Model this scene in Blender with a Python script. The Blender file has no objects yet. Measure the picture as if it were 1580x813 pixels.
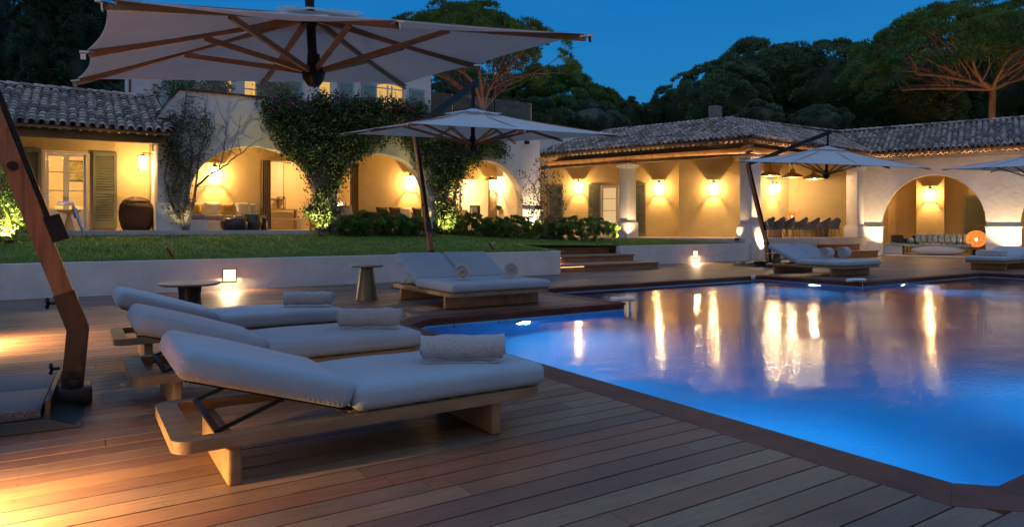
import bpy, bmesh, math, random
import numpy as np
from mathutils import Vector, Matrix
random.seed(7); RNG = np.random.default_rng(11)
PI = math.pi
sc = bpy.context.scene
COL = sc.collection
# ---------------------------------------------------------------- survey of the place (metres, X along the deck boards)
FOC, CX, HY, EYE = 1040., 790., 352., 1.35
_a = math.radians(57.1)
FW = (math.cos(_a), math.sin(_a)); RT = (math.sin(_a), -math.cos(_a))
def atd(px, py, d):
    t = (px-CX)/FOC
    return (d*(FW[0]+t*RT[0]), d*(FW[1]+t*RT[1]), EYE-d*(py-HY)/FOC)
def ony(px, py, y):
    t = (px-CX)/FOC
    return atd(px, py, y/(FW[1]+t*RT[1]))
def onx(px, py, x):
    t = (px-CX)/FOC
    return atd(px, py, x/(FW[0]+t*RT[0]))
# ---------------------------------------------------------------- materials
def nt(m):
    m.use_nodes = True
    n = m.node_tree; n.nodes.clear()
    return n
def N(t, typ, **kw):
    n = t.nodes.new(typ)
    for k, v in kw.items():
        if k.startswith('_'): setattr(n, k[1:], v)
        else: n.inputs[k.replace('__', ' ')].default_value = v
    return n
def pmat(name, col, rough=.7, var=.18, ns=3., bump=.15, bs=40., metal=0., spec=.35, stretch=(1,1,1), tint=0., col2=None,
         trans=0., coat=0., sheen=0., detail=5., bdist=.02, wave=None, sub=None):
    m = bpy.data.materials.new(name); t = nt(m); L = t.links.new
    out = N(t, 'ShaderNodeOutputMaterial'); p = N(t, 'ShaderNodeBsdfPrincipled')
    p.inputs['Roughness'].default_value = rough; p.inputs['Metallic'].default_value = metal
    p.inputs['Specular IOR Level'].default_value = spec
    p.inputs['Coat Weight'].default_value = coat; p.inputs['Sheen Weight'].default_value = sheen
    tc = N(t, 'ShaderNodeTexCoord'); mp = N(t, 'ShaderNodeMapping'); mp.inputs['Scale'].default_value = stretch
    L(tc.outputs['Object'], mp.inputs['Vector'])
    nz = N(t, 'ShaderNodeTexNoise', Scale=ns, Detail=detail, Roughness=.6); L(mp.outputs[0], nz.inputs['Vector'])
    mr = N(t, 'ShaderNodeMapRange'); mr.inputs['From Min'].default_value = .3; mr.inputs['From Max'].default_value = .7
    mr.inputs['To Min'].default_value = 0; mr.inputs['To Max'].default_value = 1; L(nz.outputs['Fac'], mr.inputs['Value'])
    mx = N(t, 'ShaderNodeMix', _data_type='RGBA')
    c1 = [c*(1-var) for c in col] + [1]; c2 = ([c*(1+var) for c in col] if col2 is None else list(col2)) + [1]
    mx.inputs[6].default_value = c1; mx.inputs[7].default_value = c2
    L(mr.outputs[0], mx.inputs[0]); src = mx.outputs[2]
    if tint:
        at = N(t, 'ShaderNodeAttribute', _attribute_name='tint')
        m2 = N(t, 'ShaderNodeMapRange'); m2.inputs['To Min'].default_value = 1-tint; m2.inputs['To Max'].default_value = 1+tint
        L(at.outputs['Fac'], m2.inputs['Value'])
        vm = N(t, 'ShaderNodeVectorMath', _operation='SCALE'); L(src, vm.inputs[0]); L(m2.outputs[0], vm.inputs['Scale']); src = vm.outputs[0]
    L(src, p.inputs['Base Color'])
    if bump:
        nb = N(t, 'ShaderNodeTexNoise', Scale=bs, Detail=4.); L(mp.outputs[0], nb.inputs['Vector'])
        bp = N(t, 'ShaderNodeBump', Strength=bump, Distance=bdist); L(nb.outputs['Fac'], bp.inputs['Height'])
        last = bp
        if wave:
            wv = N(t, 'ShaderNodeTexWave', Scale=wave[1], Distortion=.3); wv.bands_direction = wave[0]
            L(tc.outputs['Object'], wv.inputs['Vector'])
            b2 = N(t, 'ShaderNodeBump', Strength=wave[2], Distance=.004); L(wv.outputs['Fac'], b2.inputs['Height']); L(bp.outputs[0], b2.inputs['Normal']); last = b2
        L(last.outputs[0], p.inputs['Normal'])
    if trans:
        tr = N(t, 'ShaderNodeBsdfTranslucent'); L(src, tr.inputs['Color']); ms = N(t, 'ShaderNodeMixShader'); ms.inputs[0].default_value = trans
        L(p.outputs[0], ms.inputs[1]); L(tr.outputs[0], ms.inputs[2]); L(ms.outputs[0], out.inputs['Surface'])
    else: L(p.outputs[0], out.inputs['Surface'])
    return m
def emat(name, col, s, trans=0.):
    m = bpy.data.materials.new(name); t = nt(m); L = t.links.new
    out = N(t, 'ShaderNodeOutputMaterial'); e = N(t, 'ShaderNodeEmission'); e.inputs['Color'].default_value = (*col, 1); e.inputs['Strength'].default_value = s
    if trans:
        tr = N(t, 'ShaderNodeBsdfTransparent'); ms = N(t, 'ShaderNodeMixShader'); ms.inputs[0].default_value = trans
        L(e.outputs[0], ms.inputs[1]); L(tr.outputs[0], ms.inputs[2]); L(ms.outputs[0], out.inputs['Surface'])
    else: L(e.outputs[0], out.inputs['Surface'])
    return m
def glassmat(name, tintc=(.9,.95,.95), refl=.12):
    m = bpy.data.materials.new(name); t = nt(m); L = t.links.new
    out = N(t, 'ShaderNodeOutputMaterial'); tr = N(t, 'ShaderNodeBsdfTransparent'); tr.inputs['Color'].default_value = (*tintc, 1)
    g = N(t, 'ShaderNodeBsdfGlossy', Roughness=.03); fr = N(t, 'ShaderNodeFresnel', IOR=1.45)
    ms = N(t, 'ShaderNodeMixShader'); L(fr.outputs[0], ms.inputs[0]); L(tr.outputs[0], ms.inputs[1]); L(g.outputs[0], ms.inputs[2]); L(ms.outputs[0], out.inputs['Surface'])
    return m
M = {}
M['plaster'] = pmat('white_plaster', (.68,.65,.61), .85, .11, 1.1, .5, 5., bdist=.04)
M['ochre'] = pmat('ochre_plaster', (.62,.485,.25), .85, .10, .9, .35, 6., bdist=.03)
M['room'] = pmat('room_plaster', (.66,.55,.38), .8, .05, 1., .1, 8.)
M['stone'] = pmat('terrace_stone', (.50,.46,.42), .5, .12, 2.5, .15, 12.)
M['lip'] = pmat('coping_wood', (.125,.044,.026), .62, .3, 6., .2, 60., stretch=(.5,.5,1), spec=.2)
M['stepwood'] = pmat('step_wood', (.30,.145,.07), .55, .25, 6., .15, 60., stretch=(.3,1,1))
M['tile'] = pmat('roof_tile', (.40,.22,.14), .85, .35, 4., .5, 30., tint=.6, col2=(.42,.34,.28))
M['roofund'] = pmat('roof_boards', (.26,.16,.09), .8, .2, 3., .2, 20.)
M['beam'] = pmat('old_timber_beam', (.22,.13,.07), .75, .35, 5., .5, 30., stretch=(.25,1,1))
M['teak'] = pmat('teak', (.27,.165,.08), .5, .32, 7., .15, 60., stretch=(.25,1,1), spec=.4)
M['mastwood'] = pmat('umbrella_wood', (.30,.125,.05), .4, .42, 22., .15, 60., stretch=(1,1,.06), spec=.45)
M['ribwood'] = pmat('rib_wood', (.37,.195,.095), .5, .2, 8., .1, 60.)
M['steel'] = pmat('dark_steel', (.035,.033,.035), .45, .15, 6., .05, 80., metal=.6)
M['brownsteel'] = pmat('bronze_steel', (.045,.034,.026), .5, .15, 6., .05, 80., metal=.4)
M['black'] = pmat('black_metal', (.012,.012,.013), .45, .1, 6., 0, metal=.3)
M['granite'] = pmat('granite_slab', (.095,.095,.11), .55, .8, 90., .25, 120., detail=2.)
M['fabric'] = pmat('cushion_fabric', (.36,.415,.445), .9, .06, 3., .55, 7., sheen=.25, bdist=.010, wave=('DIAGONAL', 34., .30))
M['towel'] = pmat('towel_terry', (.46,.43,.40), .95, .2, 60., 1., 150., sheen=.5, bdist=.006)
M['canvas'] = pmat('umbrella_canvas', (.80,.75,.72), .85, .04, 2., .3, 3., trans=.42, bdist=.003)
M['shutter'] = pmat('green_shutter_paint', (.19,.20,.145), .6, .12, 5., .1, 40.)
M['teal'] = pmat('blue_green_shutter_paint', (.18,.37,.36), .6, .1, 5., .1, 40.)
M['whitepaint'] = pmat('white_joinery_paint', (.72,.70,.66), .5, .05, 5., .05, 40.)
M['glass'] = glassmat('window_glass')
M['balglass'] = glassmat('balustrade_glass', (.92,.96,.96))
M['rattan'] = pmat('dark_rattan', (.09,.055,.035), .7, .4, 40., .8, 90., stretch=(1,1,2.5))
M['grey_rope'] = pmat('grey_rope', (.14,.14,.15), .8, .3, 60., .6, 120.)
M['leaf'] = pmat('shrub_leaf', (.11,.20,.04), .5, .3, 3., 0, tint=.6, trans=.25)
M['leafb'] = pmat('bougainvillea_leaf', (.07,.10,.030), .55, .3, 3., 0, tint=.6, trans=.2)
M['petal'] = pmat('magenta_petal', (.30,.03,.16), .6, .3, 3., 0, tint=.5, trans=.3)
M['olive'] = pmat('climber_leaf', (.09,.10,.05), .6, .3, 3., 0, tint=.5, trans=.25)
M['pine'] = pmat('pine_needles', (.11,.21,.05), .7, .3, .6, 0, tint=.6, trans=.12)
M['pinedark'] = pmat('dense_tree_leaf', (.10,.17,.075), .7, .3, .6, 0, tint=.65, trans=.12)
M['cypress'] = pmat('cypress_leaf', (.035,.085,.045), .7, .3, .8, 0, tint=.65)
M['silver'] = pmat('silver_olive_leaf', (.12,.175,.11), .6, .25, 1., 0, tint=.5, trans=.15)
M['bark'] = pmat('pine_bark', (.24,.145,.095), .9, .35, 3., .7, 10., stretch=(1,1,.3))
M['vine'] = pmat('vine_bark', (.20,.15,.12), .9, .3, 8., .5, 40.)
M['grass'] = pmat('lawn_grass', (.16,.25,.042), .75, .25, 1.2, .6, 60., tint=.5, bdist=.04, trans=.15)
M['soil'] = pmat('ground_soil', (.06,.065,.035), .95, .3, .6, .4, 8.)
M['pool'] = pmat('pool_plaster', (.22,.47,.66), .7, .05, 1.5, .05, 20.)
M['poollip'] = pmat('pool_tile_band', (.16,.36,.46), .4, .1, 3., .05, 20.)
M['white'] = pmat('white_plastic', (.75,.76,.78), .35, .04, 4., 0)
M['gold'] = pmat('brushed_gold', (.55,.38,.16), .35, .1, 10., .05, 60., metal=.8)
M['chrome'] = pmat('polished_steel', (.6,.6,.6), .2, .05, 10., 0, metal=1.)
M['pillowwhite'] = pmat('white_pillow', (.62,.58,.52), .9, .05, 4., .3, 60., sheen=.3)
M['pillowgold'] = pmat('mustard_pillow', (.42,.26,.06), .9, .1, 4., .3, 60., sheen=.3)
M['pillowdark'] = pmat('brown_pillow', (.06,.04,.03), .9, .1, 4., .3, 60., sheen=.3)
M['pillowprint'] = pmat('patterned_pillow', (.12,.16,.22), .9, .1, 14., .1, 60., col2=(.6,.58,.52), detail=1.)
M['greyseat'] = pmat('grey_upholstery', (.30,.28,.26), .9, .05, 4., .3, 80., sheen=.3)
M['curtain'] = pmat('curtain_cloth', (.36,.28,.21), .9, .05, 4., .1, 60., trans=.2)
M['darkceramic'] = pmat('dark_ceramic', (.020,.022,.024), .25, .2, 10., 0, coat=.4)
M['greenceramic'] = pmat('dark_green_ceramic', (.04,.055,.035), .3, .2, 10., 0, coat=.4)
M['resin'] = pmat('white_resin', (.62,.60,.57), .3, .05, 4., 0, coat=.5)
M['tuft'] = pmat('silver_tufted_leather', (.32,.46,.47), .22, .12, 5., .1, 20., metal=.35, coat=.5)
M['wallart'] = pmat('painting_canvas', (.16,.26,.13), .7, .5, 6., 0, col2=(.55,.42,.12), detail=2.)
M['bowlwood'] = pmat('table_top_wood', (.30,.23,.17), .5, .15, 8., .1, 40.)
M['cone'] = pmat('grey_green_cone', (.115,.115,.09), .45, .15, 8., .05, 40., metal=.2)
M['redleaf'] = pmat('red_flower', (.32,.04,.02), .6, .3, 8., 0, trans=.2)
M['fixture'] = pmat('lantern_iron', (.06,.045,.03), .5, .2, 8., .1, 40., metal=.6)
M['chimney'] = pmat('chimney_stone', (.20,.18,.16), .9, .3, 5., .6, 14.)
WARM = (1., .57, .20)
WARM2 = (1., .66, .34)
M['pane_glow'] = emat('lantern_glass_lit', WARM2, 13., .45)
M['bulb'] = emat('lamp_bulb_lit', (1., .72, .40), 45.)
M['lit'] = emat('recessed_lens_lit', (1., .60, .24), 4.5)
M['ledstrip'] = emat('step_led_lit', (1., .60, .24), 4.)
M['winlit'] = emat('glowing_window_pane', (1., .52, .13), .95)  # upper panes emit evenly, standing in for lit rooms behind them
M['globe'] = emat('orange_globe_lit', (1., .25, .045), 1.1, .25)
_t = M['globe'].node_tree; _v = N(_t, 'ShaderNodeTexVoronoi', Scale=9.); _c = N(_t, 'ShaderNodeTexCoord'); _t.links.new(_c.outputs['Object'], _v.inputs['Vector'])
_r = N(_t, 'ShaderNodeMapRange'); _r.inputs['From Max'].default_value = .7; _r.inputs['To Min'].default_value = .35; _r.inputs['To Max'].default_value = 1.5; _t.links.new(_v.outputs['Distance'], _r.inputs['Value'])
for _n in _t.nodes:
    if _n.type == 'EMISSION': _t.links.new(_r.outputs[0], _n.inputs['Strength'])
M['poollamp'] = emat('pool_lamp_lit', (.66,.70,1.), 60.)
# ---------------------------------------------------------------- mesh builder
class MB:
    def __init__(s): s.v = []; s.f = []; s.t = []; s.sm = []
    def add(s, vs, fs, tint=.5, smooth=False):
        o = len(s.v); s.v += [tuple(map(float, v)) for v in vs]
        for f in fs: s.f.append([o+i for i in f]); s.t.append(tint); s.sm.append(smooth)
        return s
    def box(s, c, d, rz=0., tint=.5, M4=None):
        x, y, z = d[0]/2, d[1]/2, d[2]/2; ca, sa = math.cos(rz), math.sin(rz)
        vs = []
        for i in range(8):
            p = Vector(((x if i & 1 else -x), (y if i & 2 else -y), (z if i & 4 else -z)))
            if M4 is not None: q = M4 @ p; vs.append((c[0]+q.x, c[1]+q.y, c[2]+q.z))
            else: vs.append((c[0]+p.x*ca-p.y*sa, c[1]+p.x*sa+p.y*ca, c[2]+p.z))
        return s.add(vs, [(0,2,3,1),(4,5,7,6),(0,1,5,4),(2,6,7,3),(0,4,6,2),(1,3,7,5)], tint)
    def bb(s, a, b, tint=.5):   # box from two corners
        return s.box([(a[i]+b[i])/2 for i in range(3)], [abs(b[i]-a[i]) for i in range(3)], 0, tint)
    def bar(s, a, b, w, h, up=(0,0,1), tint=.5):
        a = Vector(a); b = Vector(b); d = (b-a); L = d.length; d.normalize()
        u = Vector(up); sd = d.cross(u)
        if sd.length < 1e-4: sd = d.cross(Vector((1,0,0)))
        sd.normalize(); u = sd.cross(d).normalized()
        vs = []
        for p in (a, b):
            for sx, sz in ((-1,-1),(1,-1),(1,1),(-1,1)): vs.append(p+sd*(sx*w/2)+u*(sz*h/2))
        return s.add(vs, [(3,2,1,0),(4,5,6,7),(0,1,5,4),(1,2,6,5),(2,3,7,6),(3,0,4,7)], tint)
    def tube(s, pts, rad, seg=8, cap=True, tint=.5):
        pts = [Vector(p) for p in pts]; n = len(pts)
        if not hasattr(rad, '__len__'): rad = [rad]*n
        vs = []; prev = None
        for i, p in enumerate(pts):
            d = (pts[min(i+1, n-1)]-pts[max(i-1, 0)])
            if d.length < 1e-6: d = Vector((0,0,1))
            d.normalize()
            if prev is None:
                u = d.orthogonal().normalized()
            else:
                u = prev-d*prev.dot(d)
                u = u.normalized() if u.length > 1e-5 else d.orthogonal().normalized()
            prev = u; w = d.cross(u)
            for k in range(seg):
                a = 2*PI*k/seg; vs.append(p+(u*math.cos(a)+w*math.sin(a))*rad[i])
        fs = []
        for i in range(n-1):
            for k in range(seg):
                k2 = (k+1) % seg; fs.append((i*seg+k, i*seg+k2, (i+1)*seg+k2, (i+1)*seg+k))
        if cap: fs.append(tuple(range(seg))[::-1]); fs.append(tuple((n-1)*seg+k for k in range(seg)))
        return s.add(vs, fs, tint, True)
    def lathe(s, prof, c=(0,0,0), seg=24, tint=.5):
        vs = []; fs = []; n = len(prof)
        for r, z in prof:
            for k in range(seg):
                a = 2*PI*k/seg; vs.append((c[0]+r*math.cos(a), c[1]+r*math.sin(a), c[2]+z))
        for i in range(n-1):
            for k in range(seg):
                k2 = (k+1) % seg; fs.append((i*seg+k, i*seg+k2, (i+1)*seg+k2, (i+1)*seg+k))
        fs.append(tuple(range(seg))[::-1]); fs.append(tuple((n-1)*seg+k for k in range(seg)))
        return s.add(vs, fs, tint, True)
    def prism(s, poly, z0, z1, tint=.5):
        n = len(poly); vs = [(x, y, z0) for x, y in poly]+[(x, y, z1) for x, y in poly]
        fs = [tuple(range(n))[::-1], tuple(range(n, 2*n))]
        for i in range(n): j = (i+1) % n; fs.append((i, j, n+j, n+i))
        return s.add(vs, fs, tint)
    def ell(s, c, r, seg=16, rings=8, tint=.5, p=1.):
        vs = []; fs = []
        for i in range(rings+1):
            ph = -PI/2+PI*i/rings
            for k in range(seg):
                a = 2*PI*k/seg
                f = lambda v: math.copysign(abs(v)**p, v)
                vs.append((c[0]+r[0]*f(math.cos(a))*abs(math.cos(ph))**p, c[1]+r[1]*f(math.sin(a))*abs(math.cos(ph))**p, c[2]+r[2]*f(math.sin(ph))))
        for i in range(rings):
            for k in range(seg):
                k2 = (k+1) % seg; fs.append((i*seg+k, i*seg+k2, (i+1)*seg+k2, (i+1)*seg+k))
        return s.add(vs, fs, tint, True)
    def bm(s, b, tint=.5, smooth=True, mat=None):
        b.verts.index_update()
        s.add([(mat @ v.co if mat else v.co) for v in b.verts], [[v.index for v in f.verts] for f in b.faces], tint, smooth)
        b.free(); return s
    def rbox(s, c, d, r=.02, seg=3, rot=None, tint=.5, puff=0., smooth=True):
        b = bmesh.new(); bmesh.ops.create_cube(b, size=1.)
        for v in b.verts: v.co = Vector((v.co.x*d[0], v.co.y*d[1], v.co.z*d[2]))
        if puff:
            bmesh.ops.subdivide_edges(b, edges=b.edges[:], cuts=5, use_grid_fill=True)
            for v in b.verts:
                fx = 1-min(1, abs(v.co.x)/(d[0]/2))**4; fy = 1-min(1, abs(v.co.y)/(d[1]/2))**4
                v.co.z += math.copysign(puff*fx*fy, v.co.z) if abs(v.co.z) > d[2]*.45 else 0
            ed = [e for e in b.edges if len(e.link_faces) == 2 and e.calc_face_angle() > .9]
            bmesh.ops.bevel(b, geom=ed, offset=r, segments=seg, affect='EDGES', profile=.5, clamp_overlap=True)
        else:
            bmesh.ops.bevel(b, geom=b.edges[:], offset=min(r, min(d)*.49), segments=seg, affect='EDGES', profile=.5)
        mt = Matrix.Translation(Vector(c)) @ (rot.to_4x4() if rot is not None else Matrix.Identity(4))
        return s.bm(b, tint, smooth, mt)
    def build(s, name, mat, parent=None, kind=None, label=None):
        me = bpy.data.meshes.new(name); me.from_pydata(s.v, [], s.f)
        at = me.attributes.new('tint', 'FLOAT', 'FACE'); at.data.foreach_set('value', np.array(s.t, dtype=np.float32))
        me.polygons.foreach_set('use_smooth', np.array(s.sm, dtype=bool)); me.validate(); me.update()
        if any(s.sm):
            try: me.set_sharp_from_angle(angle=math.radians(42))
            except Exception: pass
        me.materials.append(M[mat] if isinstance(mat, str) else mat)
        o = bpy.data.objects.new(name, me); COL.objects.link(o)
        if parent is not None: o.parent = parent
        if kind: o['kind'] = kind
        if label: o['label'] = label
        return o
def tag(o, label=None, cat=None, group=None, kind=None):
    if label: o['label'] = label
    if cat: o['category'] = cat
    if group: o['group'] = group
    if kind: o['kind'] = kind
    return o
def thing(name, label, cat, loc=(0,0,0), rz=0., group=None):
    o = bpy.data.objects.new(name, None); COL.objects.link(o); o.empty_display_size = .2
    o.location = loc; o.rotation_euler = (0, 0, rz)
    return tag(o, label, cat, group)
def kids(o): return [c for c in COL.objects if c.parent == o]
def copy_tree(o, parent=None):
    c = o.copy(); COL.objects.link(c); c.parent = parent
    for ch in kids(o): copy_tree(ch, c)
    return c
def place(o, loc, rz=0., label=None, group=None, scale=None):
    o.location = loc; o.rotation_euler = (0, 0, rz)
    if label: o['label'] = label
    if group: o['group'] = group
    if scale: o.scale = scale
    return o
def light(name, typ, loc, energy, col=WARM, parent=None, radius=.05, size=.2, size_y=None, aim=None, spot=None, blend=.5):
    l = bpy.data.lights.new(name, typ); l.energy = energy; l.color = col
    if typ in ('POINT', 'SPOT'): l.shadow_soft_size = radius
    if typ == 'SPOT': l.spot_size = math.radians(spot); l.spot_blend = blend
    if typ == 'AREA':
        l.size = size
        if size_y: l.shape = 'RECTANGLE'; l.size_y = size_y
    o = bpy.data.objects.new(name, l); COL.objects.link(o); o.location = loc
    if aim is not None: o.rotation_euler = Vector(aim).to_track_quat('-Z', 'Y').to_euler()
    if parent is not None: o.parent = parent
    return o
def leafmesh(name, P, size, mat, parent=None, up=.0, aspect=.5, kind=None, tri=False, nrm=None):
    """one flat leaf face at every point of P (numpy n x 3), random orientation"""
    n = len(P)
    if n == 0: return None
    size = np.broadcast_to(np.asarray(size, float), (n,)) * RNG.uniform(.6, 1.35, n)
    d = RNG.normal(size=(n, 3)); d[:, 2] += up
    if nrm is not None: d += nrm
    d /= np.linalg.norm(d, axis=1)[:, None]
    e = RNG.normal(size=(n, 3)); e -= d*(e*d).sum(1)[:, None]; e /= np.linalg.norm(e, axis=1)[:, None]
    a = d*size[:, None]*.5; b = e*size[:, None]*.5*aspect
    if tri:
        V = np.stack([P-b, P+b, P+2*a], 1).reshape(-1, 3); k = 3
    else:
        V = np.stack([P-a, P+b-a*.1, P+a, P-b-a*.1], 1).reshape(-1, 3); k = 4
    me = bpy.data.meshes.new(name)
    me.vertices.add(n*k); me.vertices.foreach_set('co', V.astype(np.float32).ravel())
    me.loops.add(n*k); me.loops.foreach_set('vertex_index', np.arange(n*k, dtype=np.int32))
    me.polygons.add(n); me.polygons.foreach_set('loop_start', np.arange(0, n*k, k, dtype=np.int32)); me.polygons.foreach_set('loop_total', np.full(n, k, dtype=np.int32))
    at = me.attributes.new('tint', 'FLOAT', 'FACE'); at.data.foreach_set('value', RNG.uniform(0, 1, n).astype(np.float32))
    me.update(); me.validate(); me.materials.append(M[mat])
    o = bpy.data.objects.new(name, me); COL.objects.link(o)
    if parent is not None: o.parent = parent
    if kind: o['kind'] = kind
    return o
def puffs(name, C, D, rad, n_per, size, mat, parent, aspect=.3, flat=.7, spread=1.25):
    """needle or leaf tufts: short blades standing out of the outer half of small domes centred at C facing D"""
    C = np.asarray(C, float); D = np.asarray(D, float); D = D/np.maximum(np.linalg.norm(D, axis=1), 1e-6)[:, None]; k = len(C)
    rad = np.broadcast_to(np.asarray(rad, float), (k,))*RNG.uniform(.7, 1.25, k); idx = np.repeat(np.arange(k), n_per); n = len(idx)
    v = RNG.normal(size=(n, 3)); v /= np.linalg.norm(v, axis=1)[:, None]; v = v+D[idx]*spread; v /= np.linalg.norm(v, axis=1)[:, None]
    rr = rad[idx]*RNG.uniform(.55, 1., n)**.5; P = C[idx]+v*rr[:, None]*np.array([1, 1, flat])
    d = v+RNG.normal(size=(n, 3))*.35+np.array([0, 0, .25]); d /= np.linalg.norm(d, axis=1)[:, None]
    e = RNG.normal(size=(n, 3)); e -= d*(e*d).sum(1)[:, None]; e /= np.linalg.norm(e, axis=1)[:, None]
    s = size*RNG.uniform(.6, 1.3, n); a = d*s[:, None]; b = e*s[:, None]*.5*aspect
    V = np.stack([P-b, P+b, P+a], 1).reshape(-1, 3)
    me = bpy.data.meshes.new(name); me.vertices.add(n*3); me.vertices.foreach_set('co', V.astype(np.float32).ravel())
    me.loops.add(n*3); me.loops.foreach_set('vertex_index', np.arange(n*3, dtype=np.int32))
    me.polygons.add(n); me.polygons.foreach_set('loop_start', np.arange(0, n*3, 3, dtype=np.int32)); me.polygons.foreach_set('loop_total', np.full(n, 3, dtype=np.int32))
    ct = RNG.uniform(0, 1, k)[idx]*.55+RNG.uniform(0, 1, n)*.45
    at = me.attributes.new('tint', 'FLOAT', 'FACE'); at.data.foreach_set('value', ct.astype(np.float32)); me.update(); me.validate(); me.materials.append(M[mat])
    o = bpy.data.objects.new(name, me); COL.objects.link(o); o.parent = parent; return o
def clumps(C, n_per, sig):
    """leaf points gathered round clump centres C (n x 3)"""
    C = np.asarray(C, float); k = len(C); sig = np.broadcast_to(np.asarray(sig, float), (k, 3) if np.ndim(sig) != 1 or len(np.atleast_1d(sig)) == 3 else (k,))
    idx = np.repeat(np.arange(k), n_per)
    s_ = sig[idx] if sig.ndim == 2 else sig[idx][:, None]
    return C[idx]+RNG.normal(size=(len(idx), 3))*s_
# ================================================================ THE SETTING
# deck / water materials
def deckmat():
    m = bpy.data.materials.new('deck_boards'); t = nt(m); L = t.links.new
    out = N(t, 'ShaderNodeOutputMaterial'); p = N(t, 'ShaderNodeBsdfPrincipled')
    p.inputs['Specular IOR Level'].default_value = .32
    tc = N(t, 'ShaderNodeTexCoord'); at = N(t, 'ShaderNodeAttribute', _attribute_name='tint')
    mp = N(t, 'ShaderNodeMapping'); mp.inputs['Scale'].default_value = (1.6, 22., 1.)
    L(tc.outputs['Object'], mp.inputs['Vector'])
    ofs = N(t, 'ShaderNodeVectorMath', _operation='SCALE'); cmb = N(t, 'ShaderNodeCombineXYZ')
    L(at.outputs['Fac'], cmb.inputs[0]); L(at.outputs['Fac'], cmb.inputs[2]); L(cmb.outputs[0], ofs.inputs[0]); ofs.inputs['Scale'].default_value = 57.
    ad = N(t, 'ShaderNodeVectorMath', _operation='ADD'); L(mp.outputs[0], ad.inputs[0]); L(ofs.outputs[0], ad.inputs[1])
    gr = N(t, 'ShaderNodeTexNoise', Scale=2.2, Detail=7., Roughness=.65, Distortion=.6); L(ad.outputs[0], gr.inputs['Vector'])
    ramp = N(t, 'ShaderNodeValToRGB'); e = ramp.color_ramp.elements
    e[0].position = 0.; e[0].color = (.15,.080,.052,1); e[1].position = 1.; e[1].color = (.215,.145,.095,1)
    for pos, c in ((.2,(.19,.096,.054,1)),(.38,(.205,.110,.062,1)),(.55,(.165,.100,.068,1)),(.72,(.22,.135,.08,1)),(.86,(.185,.083,.047,1))):
        k = e.new(pos); k.color = c
    ramp.color_ramp.interpolation = 'CONSTANT'
    L(at.outputs['Fac'], ramp.inputs[0])
    mr = N(t, 'ShaderNodeMapRange'); mr.inputs['From Min'].default_value = .3; mr.inputs['From Max'].default_value = .72; mr.inputs['To Min'].default_value = .68; mr.inputs['To Max'].default_value = 1.22
    L(gr.outputs['Fac'], mr.inputs['Value'])
    big = N(t, 'ShaderNodeTexNoise', Scale=.9, Detail=4.); L(tc.outputs['Object'], big.inputs['Vector'])
    mb = N(t, 'ShaderNodeMapRange'); mb.inputs['From Min'].default_value = .35; mb.inputs['From Max'].default_value = .65; mb.inputs['To Min'].default_value = .82; mb.inputs['To Max'].default_value = 1.15; L(big.outputs['Fac'], mb.inputs['Value'])
    mu = N(t, 'ShaderNodeMath', _operation='MULTIPLY'); L(mr.outputs[0], mu.inputs[0]); L(mb.outputs[0], mu.inputs[1])
    vm = N(t, 'ShaderNodeVectorMath', _operation='SCALE'); L(ramp.outputs[0], vm.inputs[0]); L(mu.outputs[0], vm.inputs['Scale']); L(vm.outputs[0], p.inputs['Base Color'])
    rr = N(t, 'ShaderNodeMapRange'); rr.inputs['To Min'].default_value = .42; rr.inputs['To Max'].default_value = .64; L(gr.outputs['Fac'], rr.inputs['Value']); L(rr.outputs[0], p.inputs['Roughness'])
    bp = N(t, 'ShaderNodeBump', Strength=.25, Distance=.004); L(gr.outputs['Fac'], bp.inputs['Height']); L(bp.outputs[0], p.inputs['Normal'])
    L(p.outputs[0], out.inputs['Surface']); return m
M['deck'] = deckmat()
def watermat():
    m = bpy.data.materials.new('pool_water'); t = nt(m); L = t.links.new
    out = N(t, 'ShaderNodeOutputMaterial'); g = N(t, 'ShaderNodeBsdfGlass', IOR=1.33, Roughness=.07)
    gl = N(t, 'ShaderNodeBsdfGlossy', Roughness=.02)
    tc = N(t, 'ShaderNodeTexCoord'); mp = N(t, 'ShaderNodeMapping'); mp.inputs['Rotation'].default_value = (0, 0, math.radians(33)); mp.inputs['Scale'].default_value = (1., 1.5, 1.)
    L(tc.outputs['Object'], mp.inputs['Vector'])
    n1 = N(t, 'ShaderNodeTexNoise', Scale=1.1, Detail=2.); n2 = N(t, 'ShaderNodeTexNoise', Scale=16., Detail=2.); n3 = N(t, 'ShaderNodeTexNoise', Scale=.3, Detail=1.)
    for n in (n1, n2): L(mp.outputs[0], n.inputs['Vector'])
    L(tc.outputs['Object'], n3.inputs['Vector'])
    b1 = N(t, 'ShaderNodeBump', Strength=1., Distance=.007); L(n1.outputs['Fac'], b1.inputs['Height'])
    m3 = N(t, 'ShaderNodeMapRange'); m3.inputs['From Min'].default_value = .38; m3.inputs['From Max'].default_value = .62; m3.inputs['To Min'].default_value = .25; m3.inputs['To Max'].default_value = 1.; L(n3.outputs['Fac'], m3.inputs['Value'])
    b2 = N(t, 'ShaderNodeBump', Strength=1., Distance=.0042); L(n2.outputs['Fac'], b2.inputs['Height']); L(m3.outputs[0], b2.inputs['Strength']); L(b1.outputs[0], b2.inputs['Normal'])
    L(b2.outputs[0], g.inputs['Normal']); L(g.outputs[0], out.inputs['Surface'])
    va = N(t, 'ShaderNodeVolumeAbsorption', Density=.5); va.inputs['Color'].default_value = (.0, .68, .92, 1)
    L(va.outputs[0], out.inputs['Volume']); return m
M['water'] = watermat()
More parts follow.
